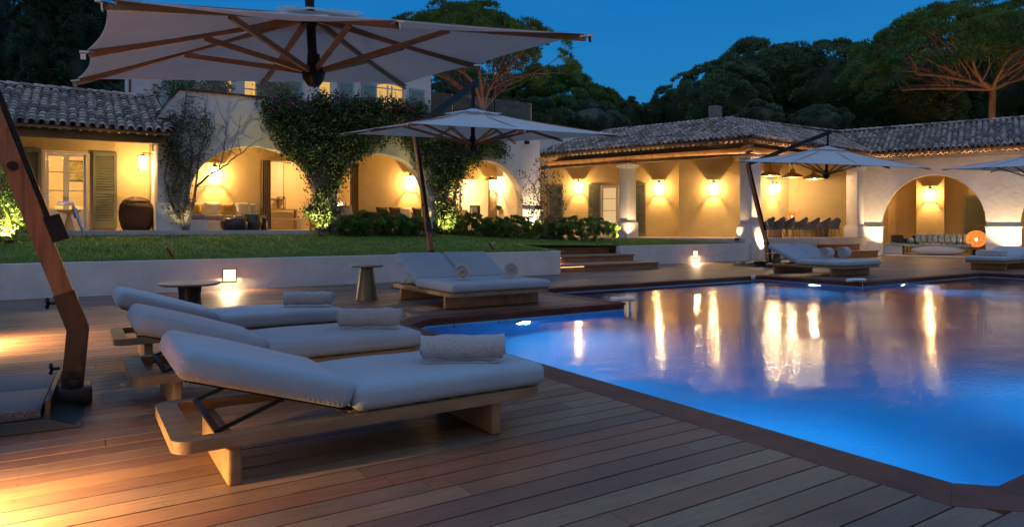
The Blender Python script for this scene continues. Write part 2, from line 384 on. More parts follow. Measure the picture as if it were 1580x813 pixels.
# ---- pool outline (inner edge of the coping), counter-clockwise seen from above
POOL = [(4.05,1.58),(23.,1.58),(23.,9.40),(16.4,9.35),(16.4,12.2),(8.35,12.2),(8.35,9.12),(4.4,9.12),(3.9,8.65),(3.9,1.73)]
WZ = -.125; PD = -1.5
def offset(poly, w):
    n = len(poly); res = []
    for i in range(n):
        p0, p1, p2 = Vector(poly[i-1]), Vector(poly[i]), Vector(poly[(i+1) % n])
        d1 = (p1-p0).normalized(); d2 = (p2-p1).normalized(); n1 = Vector((d1.y, -d1.x)); n2 = Vector((d2.y, -d2.x))
        b = (n1+n2); b = b/max(.2, b.dot(n1)*1.); res.append((p1.x+b.x*w, p1.y+b.y*w))
    return res
def in_poly(x, y, P):
    c = False; n = len(P); j = n-1
    for i in range(n):
        if (P[i][1] > y) != (P[j][1] > y) and x < (P[j][0]-P[i][0])*(y-P[i][1])/(P[j][1]-P[i][1])+P[i][0]: c = not c
        j = i
    return c
CO = offset(POOL, .33)      # outer edge of the coping
# ground ring around the terrace, to the horizon
g = MB(); X0, X1, Y0, Y1 = -13.5, 34.0, -5.5, 15.9; B = 400
g.add([(-B,-B,-.08),(B,-B,-.08),(B,B,-.08),(-B,B,-.08),(X0,Y0,-.08),(X1,Y0,-.08),(X1,Y1,-.08),(X0,Y1,-.08)], [(0,1,5,4),(1,2,6,5),(2,3,7,6),(3,0,4,7)])
tag(g.build('ground', 'soil'), kind='structure')
# deck boards along X, cut round the pool
BW = .173; GAP = .011
dk = MB(); rows = int((18.2-Y0)/BW)+1
def row_spans(y):
    x0 = X0; x1 = 41.
    if y > 15.85: x0 = 11.7
    if y > 12.5: x1 = 36.6
    cut = []
    xs = np.arange(x0, x1, .02)
    inside = [in_poly(x, y, CO) for x in xs]
    spans = []; st = x0; pv = False
    for x, i in zip(xs, inside):
        if i and not pv: spans.append((st, x-.004))
        if (not i) and pv: st = x+.004
        pv = i
    if not pv: spans.append((st, x1))
    return spans
for r in range(rows):
    y = 18.19-BW*(r+.5); rs = random.Random(r*13+5)
    if y < Y0: break
    for (a, b) in row_spans(y):
        x = a; first = True
        while x < b-.01:
            Lb = rs.uniform(2.8, 5.6) if not first else rs.uniform(.9, 5.2); first = False
            e = min(x+Lb, b); 
            if b-e < .35: e = b
            tn = rs.random(); h = rs.uniform(-.0008, .0008)
            dk.bb((x+.001, y-BW/2+GAP/2, -.025), (e-(.003 if e < b else 0), y+BW/2-GAP/2, 0+h), tn)
            x = e
tag(dk.build('deck', 'deck'), kind='structure')
sub = MB()                       # dark joists and membrane under the boards
for poly in ([(X0,Y0),(X1+7,Y0),(X1+7,1.25),(3.57,1.25),(3.57,9.2),(3.57,15.85),(X0,15.85)], [(3.57,9.45),(8.02,9.45),(8.02,12.53),(16.73,12.53),(16.73,9.7),(23.33,9.7),(23.33,1.25),(41,1.25),(41,12.5),(36.6,12.5),(36.6,18.19),(11.7,18.19),(11.7,15.85),(3.57,15.85)]):
    sub.prism(poly, -.075, -.045)
tag(sub.build('deck_underlay', 'black'), kind='structure')
# screws in the near boards
scw = MB()
for r in range(rows):
    y = 18.19-BW*(r+.5)
    if not (.9 < y < 6.5): continue
    for jx in np.arange(-1.5, 3.5, .62):
        for dy in (-.045, .045):
            if in_poly(jx, y, CO): continue
            q = [(jx+.0045*math.cos(a), y+dy+.0045*math.sin(a), .0013) for a in np.linspace(0, 2*PI, 7)[:-1]]
            scw.add(q, [tuple(range(6))])
tag(scw.build('deck_screws', 'steel'), kind='structure')
# coping boards (mitred) with a fascia down to the water
cp = MB(); n = len(POOL)
for i in range(n):
    j = (i+1) % n; a, b, c, d = POOL[i], POOL[j], CO[j], CO[i]
    L_ = math.dist(a, b); k = max(1, int(L_/3.1))
    for q in range(k):
        u0, u1 = q/k+.0002, (q+1)/k-.0002
        lerp = lambda P, Q, u: (P[0]+(Q[0]-P[0])*u, P[1]+(Q[1]-P[1])*u)
        cp.prism([lerp(a, b, u0), lerp(a, b, u1), lerp(d, c, u1), lerp(d, c, u0)][::-1], -.04, .002, random.random())
    ia, ib = offset(POOL, .02)[i], offset(POOL, .02)[j]; oa, ob = offset(POOL, .05)[i], offset(POOL, .05)[j]
    cp.prism([ia, ib, ob, oa][::-1], -.115, -.042)
tag(cp.build('pool_coping', 'lip'), kind='structure')
# pool basin
W2 = offset(POOL, .02)
wl = MB()
for i in range(n):
    a, b = W2[i], W2[(i+1) % n]
    wl.add([(*a, PD), (*b, PD), (*b, -.116), (*a, -.116)], [(0,1,2,3)])
tri = MB(); tri.v = [(x, y, PD) for x, y in W2]; tri.f = [tuple(range(n))]; tri.t = [.5]; tri.sm = [False]
wl.add(tri.v, [tuple(range(n))])
basin = tag(wl.build('pool_basin', 'pool'), kind='structure')
# submerged step along the far wall, seen pale through the water
st = MB(); st.bb((18.9, 8.7, PD+.01), (22.97, 9.39, -.42)); st.bb((8.4, 11.75, PD+.01), (16.35, 12.2, -.34))
tag(st.build('pool_ledge', 'poollip'), kind='structure')
W3 = offset(POOL, .03)
wt = MB(); wt.prism(W3, PD-.05, WZ)
water = tag(wt.build('pool_water', 'water'), kind='structure')
# skimmer mouths
for k, (x, y, ax, w) in enumerate(((5.0, 9.12, 0, .32), (5.75, 9.12, 0, .22), (18.4, 9.38, 0, .5))):
    s = MB(); s.bb((x-w/2, y-.012, -.42), (x+w/2, y+.03, -.12)); o = s.build('skimmer', 'white' if k == 2 else 'poollip')
    tag(o, ['pale tiled skimmer opening at the near left corner of the pool', 'narrow skimmer panel beside the skimmer opening in the pool corner', 'white skimmer panel in the pool wall before the arched wing'][k], 'skimmer')
# pool lamps (round lenses, each with its light)
PL = [((6.1, 9.10, -.50), (.25,-1,-.25), 190, 'bright pool lamp under water below the near wooden deck tongue'),
      ((18.3, 9.33, -.42), (.25,-1,-.1), 160, 'pool lamp under water in front of the arched wing'),
      ((3.93, 3.4, -.6), (1,.1,-.05), 330, 'pool lamp in the near side wall below the loungers'),
      ((3.93, 6.6, -.6), (1,0,-.05), 120, 'pool lamp in the near side wall opposite the first lounger'),
      ((8.5, 1.60, -.6), (.0,1,-.05), 210, 'pool lamp in the near end wall'),
      ((14., 1.60, -.6), (.0,1,-.05), 190, 'pool lamp further along the near end wall'),
      ((10.8, 12.17, -.55), (0,-1,-.05), 110, 'pool lamp in the far wall below the retaining wall'),
      ((16.37, 10.6, -.5), (-1,-.15,-.05), 170, 'pool lamp beside the far double daybed')]
for (loc, aim, en, lab) in PL:
    r = thing('pool_lamp', lab, 'pool lamp', loc, 0, 'underwater lamps in the pool walls')
    d = Vector(aim).normalized(); q = d.to_track_quat('Z', 'Y').to_matrix().to_4x4()
    b = MB(); b.lathe([(.0,-.02),(.17,-.02),(.18,.0),(.156,.012),(.154,.0)], seg=20); b.v = [tuple(q @ Vector(v)) for v in b.v]; b.build('ring', 'white', r)
    b = MB(); b.lathe([(.0,.005),(.15,.005),(.145,.018),(.0,.022)], seg=20); b.v = [tuple(q @ Vector(v)) for v in b.v]; b.build('lens', 'poollamp', r)
    light('pool_light', 'SPOT', Vector(d)*.04, en*1.7, (.26,.70,1.), r, radius=.07, aim=d, spot=165, blend=.9)
# ---------------------------------------------------------------- lawn on its slope
def lawn_z(x, y):
    s = max(0., min(1., (17.5-x)/6.)); t = max(0., min(1., (y-16.)/6.7))
    if x > 16.4: return .70+.13*max(0, min(1, (y-18.3)/4))
    return .655+.475*t*s+.16*t*(1-s)
lw = MB(); xs = np.arange(-14, 30.01, .75); ys = [16.0, 16.6, 17.4, 18.4, 19.5, 20.6, 21.7, 22.9, 25., 28.5, 33.]
def lawn_ok(x, y):
    return not (x < 18 and y > 22.9) and not (11.9 < x < 16.45 and y < 18.4) and not (x > 16.2 and y < 18.25) and not (x > 23.)
nx, ny = len(xs), len(ys)
vs = [(x, y, lawn_z(x, y)) for y in ys for x in xs]; fs = []
for j in range(ny-1):
    for i in range(nx-1):
        cx_, cy_ = (xs[i]+xs[i+1])/2, (ys[j]+ys[j+1])/2
        if lawn_ok(cx_, cy_): fs.append((j*nx+i, j*nx+i+1, (j+1)*nx+i+1, (j+1)*nx+i))
lw.add(vs, fs, .5, True)
tag(lw.build('lawn', 'grass'), kind='structure')
P = []
for k in range(90000):
    x = random.uniform(-5, 22.5); y = 16.05+(random.random()**1.6)*6.9
    if lawn_ok(x, y): P.append((x, y, lawn_z(x, y)+.01))
P = np.array(P)
tag(leafmesh('grass', P, .06, 'grass', up=2.2, aspect=.22, tri=True), 'short mown lawn grass between the low white wall and the house', 'grass', kind='stuff')
# ---------------------------------------------------------------- low white retaining walls
w = MB(); w.bb((-13.5, 15.85, -.08), (11.95, 16.08, .672)); w.bb((11.72, 16.081, -.08), (11.95, 18.35, .676))
tag(w.build('retaining_wall', 'plaster'), 'long low white rendered wall between the deck and the lawn behind the loungers', 'wall')
w = MB(); w.bb((16.42, 18.2, -.08), (23.58, 18.45, .705))
tag(w.build('retaining_wall', 'plaster'), 'short low white wall between the wooden steps and the pavilion column', 'wall')
# steps
sp = thing('wooden_steps', 'three wide wooden garden steps with lamps under the treads, beside the long low wall', 'steps', (14.2, 16.3, 0))
for k, yf in enumerate((16.27, 17.44, 18.72)):
    b = MB(); z = .22*(k+1); y2 = 17.9+.8*k if k < 2 else 20.0
    b.bb((11.97-14.2, yf-16.3, z-.05), (16.4-14.2, y2-16.3, z)); o = b.build('tread', 'stepwood', sp)
    b = MB(); b.bb((11.97-14.2, yf+.045-16.3, z-.22), (16.37-14.2, yf+.08-16.3, z-.052)); b.bb((16.335-14.2, yf+.082-16.3, z-.22), (16.37-14.2, y2-16.3, z-.052)); b.build('riser', 'stepwood', sp)
    if k < 3:
        b = MB(); b.bb((12.0-14.2, yf+.028-16.3, z-.062), (13.2-14.2, yf+.042-16.3, z-.053)); b.build('led_strip', 'ledstrip', sp)
        if k: light('step_light', 'AREA', (12.6-14.2, yf+.0-16.3, z-.07), 6, WARM, sp, size=1.1, size_y=.03, aim=(0,-.35,-1))
# recessed wall lamps
def wall_lamp(loc, lab, s=.15, en=10.):
    r = thing('recessed_wall_lamp', lab, 'wall lamp', loc, 0, 'square lamps set in the low white walls')
    b = MB()
    for (x0, x1, z0, z1) in ((-s,-s+.02,-s,s),(s-.02,s,-s,s),(-s+.02,s-.02,-s,-s+.02),(-s+.02,s-.02,s-.02,s)): b.bb((x0,-.008,z0),(x1,.03,z1))
    b.build('frame', 'fixture', r)
    b = MB(); b.bb((-s+.02,-.003,-s+.02),(s-.02,.02,s-.02)); b.build('lens', 'lit', r)
    light('wall_light', 'AREA', (0,-.035,0), en*2.4, WARM2, r, size=2*s-.06, aim=(0,-1,-.75))
    return r
wall_lamp((2.84, 15.85, .31), 'square lamp glowing in the low wall behind the far single lounger', .145, 26)
wall_lamp((20.3, 18.2, .33), 'square lamp glowing in the short wall right of the wooden steps', .14, 26)
# ================================================================ POOLSIDE FURNITURE
def ring_frame(x0, y0, x1, y1, ix0, iy0, ix1, iy1, ro, ri, z0, z1, bev=.014):
    K = 6
    def rr(a, b, c, d, r):
        pts = []
        for (cx, cy, s) in ((c-r, d-r, 0), (a+r, d-r, 1), (a+r, b+r, 2), (c-r, b+r, 3)):
            for k in range(K+1): t = (s+k/K)*PI/2; pts.append((cx+r*math.cos(t), cy+r*math.sin(t)))
        return pts
    O = rr(x0, y0, x1, y1, ro); I = rr(ix0, iy0, ix1, iy1, ri); n = len(O)
    bm = bmesh.new()
    vo = [[bm.verts.new((p[0], p[1], z)) for p in O] for z in (z0, z1)]; vi = [[bm.verts.new((p[0], p[1], z)) for p in I] for z in (z0, z1)]
    for i in range(n):
        j = (i+1) % n
        bm.faces.new((vo[0][i], vo[0][j], vo[1][j], vo[1][i])); bm.faces.new((vi[0][j], vi[0][i], vi[1][i], vi[1][j]))
        bm.faces.new((vo[1][i], vo[1][j], vi[1][j], vi[1][i])); bm.faces.new((vo[0][j], vo[0][i], vi[0][i], vi[0][j]))
    bm.edges.index_update()
    ed = [e for e in bm.edges if (abs(e.verts[0].co.z-e.verts[1].co.z) < 1e-6) and len(e.link_faces) == 2 and e.calc_face_angle() > 1.]
    bmesh.ops.bevel(bm, geom=ed, offset=bev, segments=3, affect='EDGES', profile=.5)
    return bm
def cushion(L, W, T, r, puff=.012, nx=14, ny=10):
    """upholstered slab 0..L x 0..W x 0..T with full rounded rims"""
    b = bmesh.new(); bmesh.ops.create_cube(b, size=1.)
    for v in b.verts: v.co = Vector(((v.co.x+.5)*L, (v.co.y+.5)*W, (v.co.z+.5)*T))
    bmesh.ops.bevel(b, geom=b.edges[:], offset=r, segments=6, affect='EDGES', profile=.5)
    ed = [e for e in b.edges if abs(e.verts[0].co.x-e.verts[1].co.x) > L*.4]
    bmesh.ops.subdivide_edges(b, edges=ed, cuts=nx)
    for v in b.verts:
        fx = math.sin(PI*min(1, max(0, v.co.x/L))); fy = math.sin(PI*min(1, max(0, v.co.y/W)))
        if v.co.z > T*.6: v.co.z += puff*(fx**.6)*(fy**.6)+.0025*math.sin(v.co.x*9+v.co.y*5)
        v.co.y += .003*math.sin(v.co.x*7.3)*(1 if v.co.y > W/2 else -1)
    return b
def make_lounger(W=.95, L=2.25, seat_x=.93, ang=17.5, double=False, label='', cat='sun lounger', group=None):
    r = thing('daybed' if double else 'sun_lounger', label, cat, (0,0,0), 0, group)
    nb = 2 if double else 1
    b = MB(); b.bm(ring_frame(0, 0, L, W, .115, .085, seat_x+.02, W-.085, .09, .03, .222, .285))
    b.build('frame', 'teak', r)
    b = MB()
    for k in range(9):
        xx = seat_x+.06+k*(L-seat_x-.12)/8; b.bb((xx-.03, .06, .262), (xx+.03, W-.06, .290))
    b.build('slats', 'teak', r)
    for x in (.30, L-.34):
        b = MB(); b.rbox((x, W/2, .109), (.075, W-.10, .216), .018, 3); b.build('leg', 'teak', r)
    ca, sa = math.cos(math.radians(ang)), math.sin(math.radians(ang))
    for q in range(nb):
        y0 = q*W/nb; w = W/nb
        # back support, pivots near the seat
        b = MB(); bl = seat_x-.02
        for yy in (y0+.10, y0+w-.10):
            b.bar((seat_x+.02, yy, .30), (seat_x+.02-bl*ca, yy, .30+bl*sa), .03, .022)
            b.bar((.22, yy, .29), (seat_x-.40*ca, yy, .29+.40*sa), .014, .022)
        b.bar((seat_x-.40*ca, y0+.09, .29+.40*sa), (seat_x-.40*ca, y0+w-.09, .29+.40*sa), .025, .025)
        b.bar((.22, y0+.09, .29), (.22, y0+w-.09, .29), .03, .018)
        b.bar((seat_x+.02-bl*ca, y0+.1, .30+bl*sa), (seat_x+.02-bl*ca, y0+w-.1, .30+bl*sa), .03, .022)
        b.build('back_support', 'black', r)
        bl2 = seat_x-.01
        R3 = Matrix.Rotation(math.radians(-ang), 4, 'Y')
        mt = Matrix.Translation(Vector((seat_x-.012, 0, .292))) @ Matrix.Rotation(math.radians(ang), 4, 'Y') @ Matrix.Translation(Vector((-bl2-.04, y0+.012, .018)))
        c = cushion(bl2+.03, w-.024, .155, .058)
        for v in c.verts:      # mitred end where it meets the seat cushion
            v.co = mt @ v.co
        b = MB(); b.bm(c); b.build('back_cushion', 'fabric', r)
    c = cushion(L-seat_x+.03, W-.02, .145, .055)
    for v in c.verts: v.co += Vector((seat_x+.004, .01, .291))
    b = MB(); b.bm(c); sc_ = b.build('seat_cushion', 'fabric', r)
    b = MB()
    if not double:
        b.rbox((.62, W-.14, .40), (.055, .05, .012), .004, 1); b.build('care_label', 'pillowwhite', r)
    return r
L1 = make_lounger(label='nearest of the three single sun loungers, with grey cushions and teak frame', group='single teak sun loungers in a row beside the pool')
place(L1, (.40, 3.70, 0))
L2 = copy_tree(L1); place(L2, (.33, 5.48, 0), 0, 'middle one of the three single sun loungers, with the second rolled towel')
L3 = copy_tree(L1); place(L3, (.30, 7.45, 0), 0, 'single sun lounger farthest from the camera, in front of the low wooden side table')
D1 = make_lounger(W=2.0, L=2.45, seat_x=1.02, ang=25, double=True, label='double teak daybed in the middle of the deck, beside the cone side table', cat='daybed', group='double daybeds under the umbrellas')
place(D1, (7.1, 12.15, 0), -PI/2)      # heads away from the pool
D1.rotation_euler = (0, 0, -PI/2); D1.location = (5.10, 12.15, 0)
D3 = copy_tree(D1); place(D3, (17.6, 13.05, 0), -PI/2, 'double teak daybed on the far deck in front of the pavilion')
D4 = copy_tree(L1); place(D4, (26.9, 10.55, 0), PI, 'sun lounger at the right edge near the arched wing, carrying a folded towel', 'far sun lounger by the arched wing'); D4.scale = (1.05, 1.2, 1.)
del D4['group']
# ---- towels
def towel_mesh(R, L, flat=.8, turns=3.2, rings=20, seed=1):
    rs = np.random.default_rng(seed); th = R/(turns+.6); K = int(turns*22); prof = []
    for i in range(K+1):
        a = 2*PI*turns*i/K; r = R-th*(a/(2*PI)); prof.append((r*math.cos(a+.5), r*math.sin(a+.5)*flat, r))
    V = []; n = K+1; w_ = th*.80
    wob = rs.uniform(-1, 1, 8)
    for j in range(rings+1):
        x = -L/2+L*j/rings
        for layer in (0, 1):
            for i in range(n):
                cx, cz, r = prof[i]; k = (r-(w_ if layer else 0))/max(r, 1e-4); k = max(k, .05)
                e = .004*math.sin(j*.9+i*.35+wob[i % 8])
                dx = .012*math.sin(i*.21+seed)*(1 if j == rings else (-1 if j == 0 else 0))
                lump = 1+.045*math.sin(x*19+i*.28+seed*2)*math.sin(i*.19+seed)+.03*math.sin(x*41+i*.5)
                V.append((x+dx, (cx*k)*lump+e, (cz*k)*lump+e*.5))
    b = MB(); F_ = []; s = 2*n
    for j in range(rings):
        for i in range(n-1):
            o = j*s+i; F_.append((o, o+1, o+s+1, o+s)); o2 = o+n; F_.append((o2+1, o2, o2+s, o2+s+1))
        F_.append((j*s, j*s+s, j*s+s+n, j*s+n)); F_.append((j*s+n-1, j*s+2*n-1, j*s+s+2*n-1, j*s+s+n-1))
    for j in (0, rings):
        for i in range(n-1): o = j*s+i; F_.append((o, o+n, o+n+1, o+1) if j == 0 else (o+1, o+n+1, o+n, o))
    b.add(V, F_, .5, True); return b
def towel(loc, rz, R, L, lab, flat=.8, seed=1, tail=True, group='rolled towels on the sun loungers'):
    b = towel_mesh(R, L, flat, seed=seed)
    if tail:   # loose hem under the roll
        vs = []; K = 22
        for i in range(K+1):
            x = -L/2+.015+(L-.03)*i/K; wv = .006*math.sin(i*.9+seed)
            for (y, z) in ((-R*.45, -R*flat+.001), (-R*.60, -R*flat+.005+wv*.4), (-R*.74-wv*1.2, -R*flat+.003), (-R*.73-wv*1.2, -R*flat-.004), (-R*.45, -R*flat-.005)): vs.append((x, y+wv, z))
        fs = [(i*5+k, i*5+k+1, i*5+k+6, i*5+k+5) for i in range(K) for k in range(4)]; b.add(vs, fs, .5, True)
    o = b.build('rolled_towel', 'towel'); o.location = (loc[0], loc[1], loc[2]+R*flat); o.rotation_euler = (0, 0, rz)
    return tag(o, lab, 'towel', group)
CT = .446
towel((2.22, 4.05, CT+.002), math.radians(-29), .105, .55, 'rolled grey beige towel lying across the nearest sun lounger', .84, 1)
towel((2.25, 5.86, CT), math.radians(-27), .105, .56, 'rolled beige towel lying across the middle sun lounger', .84, 2)
towel((2.27, 7.87, CT), math.radians(-27), .10, .55, 'rolled beige towel lying across the third sun lounger, farthest from the camera', .84, 3)
G2 = 'rolled towels on the daybeds'
towel((5.70, 10.42, CT), math.radians(62), .135, .34, 'left rolled towel with its coil facing the camera, on the middle double daybed', 1., 4, False, G2)
towel((6.72, 10.42, CT), math.radians(62), .135, .34, 'right rolled towel with its coil facing the camera, on the middle double daybed', 1., 5, False, G2)
towel((18.35, 11.5, CT), math.radians(20), .17, .62, 'left rolled towel on the far double daybed before the pavilion', 1., 6, False, G2)
towel((19.25, 11.5, CT), math.radians(20), .17, .62, 'right rolled towel on the far double daybed before the pavilion', 1., 7, False, G2)
b = MB(); b.rbox((0,0,.09), (.45,.75,.18), .07, 4, puff=.01); o = b.build('folded_towel', 'towel'); o.location = (25.15, 10.0, CT); tag(o, 'thick folded towel on the foot of the right edge lounger', 'towel')
# ---- side tables
def side_table(loc, R, H, lab, kind):
    r = thing('side_table', lab, 'side table', loc, 0)
    if kind == 'cone':
        b = MB(); b.lathe([(.0,0),(.205,0),(.205,.012),(.12,H-.045),(.0,H-.045)], seg=36); b.build('pedestal', 'cone', r)
        b = MB(); b.lathe([(.0,H-.040),(R-.03,H-.040),(R,H-.022),(R,H-.01),(R-.012,H),(.0,H)], seg=40); b.build('table_top', 'bowlwood', r)
    elif kind == 'drum':
        b = MB(); b.lathe([(0,0),(.20,0),(.19,.02),(.17,H*.5),(.19,H-.05),(0,H-.05)], seg=32); b.build('pedestal', 'black', r)
        b = MB(); b.lathe([(0,H-.045),(R-.06,H-.045),(R,H-.015),(R-.01,H),(0,H)], seg=48); b.build('table_top', 'bowlwood', r)
    elif kind == 'goblet':
        b = MB(); b.lathe([(0,0),(.14,0),(.135,.02),(.055,H*.72),(.065,H*.82),(0,H*.82)], seg=28); b.build('pedestal', 'gold', r)
        b = MB(); b.lathe([(.05,H*.8),(R*.9,H-.05),(R,H),(R-.02,H),(0,H-.03)], seg=32); b.build('table_top', 'gold', r)
    return r
side_table((4.60, 12.15, 0), .315, .66, 'small table with a dark cone base and round wooden top, left of the middle daybed', 'cone')
side_table((1.62, 12.55, 0), .50, .43, 'low round table on a dark drum base behind the farthest single lounger', 'drum')
side_table((20.6, 14.8, 0), .33, .48, 'low round table beside the far double daybed near the pavilion steps', 'cone')
# ---- pool alarm arms
for (x, y, lab) in ((8.30, 9.30, 'white pool alarm with its probe in the water beside the near deck tongue'), (16.30, 9.55, 'white pool alarm with a probe in the water at the far deck corner')):
    r = thing('pool_alarm', lab, 'pool alarm', (x, y, 0), math.radians(-20), 'white pool alarms on the coping')
    b = MB(); b.rbox((-.03,.02,.045), (.17,.14,.085), .035, 4); b.rbox((.17,-.07,.06), (.30,.13,.075), .035, 4, Matrix.Rotation(math.radians(-22), 4, 'Z')); b.build('housing', 'white', r)
    b = MB(); b.tube([(.22,-.09,.03), (.22,-.09,-.45)], .028, 10); b.build('probe_tube', 'white', r)
r = thing('pool_nozzle', 'small white square water inlet at the far corner of the pool', 'water inlet', (15.9, 12.16, -.02)); b = MB(); b.rbox((0,0,0), (.14,.05,.11), .01, 2); b.build('cover', 'white', r); b = MB(); b.rbox((0,-.03,-.02), (.05,.03,.04), .008, 2); b.build('spout', 'chrome', r)
# ================================================================ CANTILEVER UMBRELLAS
def umbrella(lab, C, s, yaw, pitch, roll, crown_h, hub_h, foot, knee, top, armz, big=True, base_yaw=0., mast_w=.17):
    """C centre of the rim plane; foot/knee/top points of the mast"""
    root = thing('cantilever_umbrella', lab, 'umbrella', (foot[0], foot[1], 0), 0, 'cantilever umbrellas round the pool')
    O = Vector((foot[0], foot[1], 0)); rel = lambda p: Vector(p)-O
    cy, sy = math.cos(yaw), math.sin(yaw)
    u = Vector((cy*math.cos(pitch), sy*math.cos(pitch), math.sin(pitch))); v = Vector((-sy*math.cos(roll), cy*math.cos(roll), math.sin(roll)))
    nrm = u.cross(v).normalized(); C_ = rel(C); h = s/2
    crown = C_+nrm*crown_h; hub = C_+Vector((0,0,-hub_h))
    ends = [C_+u*(a*h)+v*(b*h) for a, b in ((-1,-1),(0,-1),(1,-1),(1,0),(1,1),(0,1),(-1,1),(-1,0))]
    # canopy: eight panels with hollowed rims, two skins
    b = MB(); NR, NK = 9, 8
    for p in range(8):
        e0, e1 = ends[p], ends[(p+1) % 8]
        for side in (0, 1):
            V = []
            for i in range(NR+1):
                f = .02+.98*i/NR
                for k in range(NK+1):
                    g_ = k/NK; rim = e0.lerp(e1, g_); sag = 4*g_*(1-g_)
                    rim = rim+(C_-rim)*.03*sag
                    P = crown.lerp(rim, f)+nrm*(-.035*sag*math.sin(PI*f)-.03*math.sin(PI*f)) - nrm*(.006*side)
                    V.append(P)
            F_ = [(i*(NK+1)+k, i*(NK+1)+k+1, (i+1)*(NK+1)+k+1, (i+1)*(NK+1)+k) for i in range(NR) for k in range(NK)]
            if side: F_ = [f[::-1] for f in F_]
            b.add(V, F_, .5, True)
    can = b.build('canopy', 'canvas', root)
    # raised vent cap over the crown
    b = MB(); ce = [crown.lerp(e, .21)+nrm*.012 for e in ends]
    top_ = crown+nrm*.035
    for p in range(8):
        e0, e1 = ce[p], ce[(p+1) % 8]; V = []
        for i in range(5):
            f = i/4
            for k in range(7):
                g_ = k/6; q = top_.lerp(e0.lerp(e1, g_), f)+nrm*(.02*f*abs(math.sin(2*PI*g_))-.02*math.sin(PI*f)); V.append(q)
        b.add(V, [(i*7+k, i*7+k+1, (i+1)*7+k+1, (i+1)*7+k) for i in range(4) for k in range(6)], .5, True)
    b.build('vent_cap', 'canvas', can)
    for p, e in enumerate(ends):
        c0 = crown-nrm*.06
        b = MB(); b.bar(c0, e-nrm*.035, .032, .055 if big else .05, nrm); b.build('rib', 'ribwood', root)
        mid = c0.lerp(e-nrm*.03, .52)
        b = MB(); b.bar(hub+(mid-hub).normalized()*.06, mid-nrm*.03, .026, .045, nrm); b.build('strut', 'ribwood', root)
        b = MB(); d = (e-C_).normalized(); b.bar(e-d*.05-nrm*.02, e+d*.055-nrm*.02, .05, .014, nrm); b.bar(e+d*.03-nrm*.02, e+d*.035-nrm*.075, .035, .008); b.build('rib_clip', 'chrome', root)
    b = MB(); b.tube([hub+Vector((0,0,-.02)), crown+Vector((0,0,.10))], .042, 14); b.build('centre_pole', 'black', root)
    b = MB(); b.lathe([(0,-.13),(.05,-.12),(.095,-.06),(.105,0),(.085,.05),(.06,.07),(.055,.17),(0,.17)], hub, 20); b.build('hub', 'black', root)
    b = MB(); b.lathe([(0,-.09),(.07,-.09),(.085,-.03),(.06,.01),(0,.01)], crown-Vector((0,0,.05)), 20); b.build('crown_plate', 'black', root)
    # arm and its hanger
    ft, kn, tp = rel(foot), rel(knee), rel(top)
    at = crown+Vector((0,0,armz))
    b = MB(); b.tube([crown+Vector((0,0,.08)), at], .036, 12); b.build('hanger', 'black', root)
    b = MB(); b.bar(tp, at+(at-tp).normalized()*.12, .07, .12, (0,0,1)); b.build('arm', 'steel', root)
    # mast: steel boot up to the knee, wood above, rail on the canopy side
    side = (C_-ft); side.z = 0; side.normalize(); cross = Vector((-side.y, side.x, 0))
    md = (tp-kn).normalized(); bt = kn+md*.30
    b = MB(); b.bar(ft+Vector((0,0,.03)), kn+Vector((0,0,.012)), .105, mast_w, side); b.build('mast_foot', 'brownsteel', root)
    b = MB(); b.bar(kn-md*.005, bt, .103, mast_w-.003, side); b.build('mast_boot', 'brownsteel', root)
    b = MB(); b.bar(bt, tp, .085, mast_w-.02, side); ms_ = b.build('mast', 'mastwood', root)
    b = MB(); off = side*(mast_w/2+.014); b.bar(bt+md*.45+off, tp+off, .04, .035, side); b.build('rail', 'black', ms_)
    b = MB(); q = bt+md*.52+off*1.3; b.box(q, (.09,.11,.20), M4=md.to_track_quat('Z', 'Y').to_matrix().to_4x4()); b.build('crank_box', 'black', ms_)
    b = MB(); q2 = q+side*.07+md*.2; b.tube([q2, q2+side*.10, q2+side*.10-Vector((0,0,.02)), q2+side*.17-Vector((0,0,.23))], .011, 8); b.tube([q2+side*.105-Vector((0,0,.04)), q2+side*.125-Vector((0,0,.11))], .018, 8); b.build('crank_handle', 'chrome', ms_)
    for q_ in (-1, 1): b = MB(); b.tube([bt+md*1.0+cross*.044*q_, bt+md*1.0+cross*.06*q_], .035, 14); b.build('bolt_cap', 'black', ms_)
    for zz in (.28, .80):
        b = MB(); q = ft+Vector((0,0,zz))+(kn-ft)*0 if zz < .5 else kn+md*.22
        b.tube([q-side*(mast_w/2), q-side*(mast_w/2+.05)], .012, 8)
        for a in range(5): aa = a*2*PI/5; b.tube([q-side*(mast_w/2+.05), q-side*(mast_w/2+.06)+cross*.042*math.cos(aa)+Vector((0,0,.042*math.sin(aa)))], .012, 6)
        b.build('clamp_knob', 'black', root)
    b = MB(); b.rbox(ft+Vector((0,0,.075)), (.27,.30,.13), .02, 2); b.rbox(ft+side*.02+Vector((0,.10,.17)), (.07,.05,.07), .01, 2); b.rbox(ft+side*.02+Vector((0,-.10,.17)), (.07,.05,.07), .01, 2); b.build('mast_socket', 'steel', root)
    return root, ft, side, cross
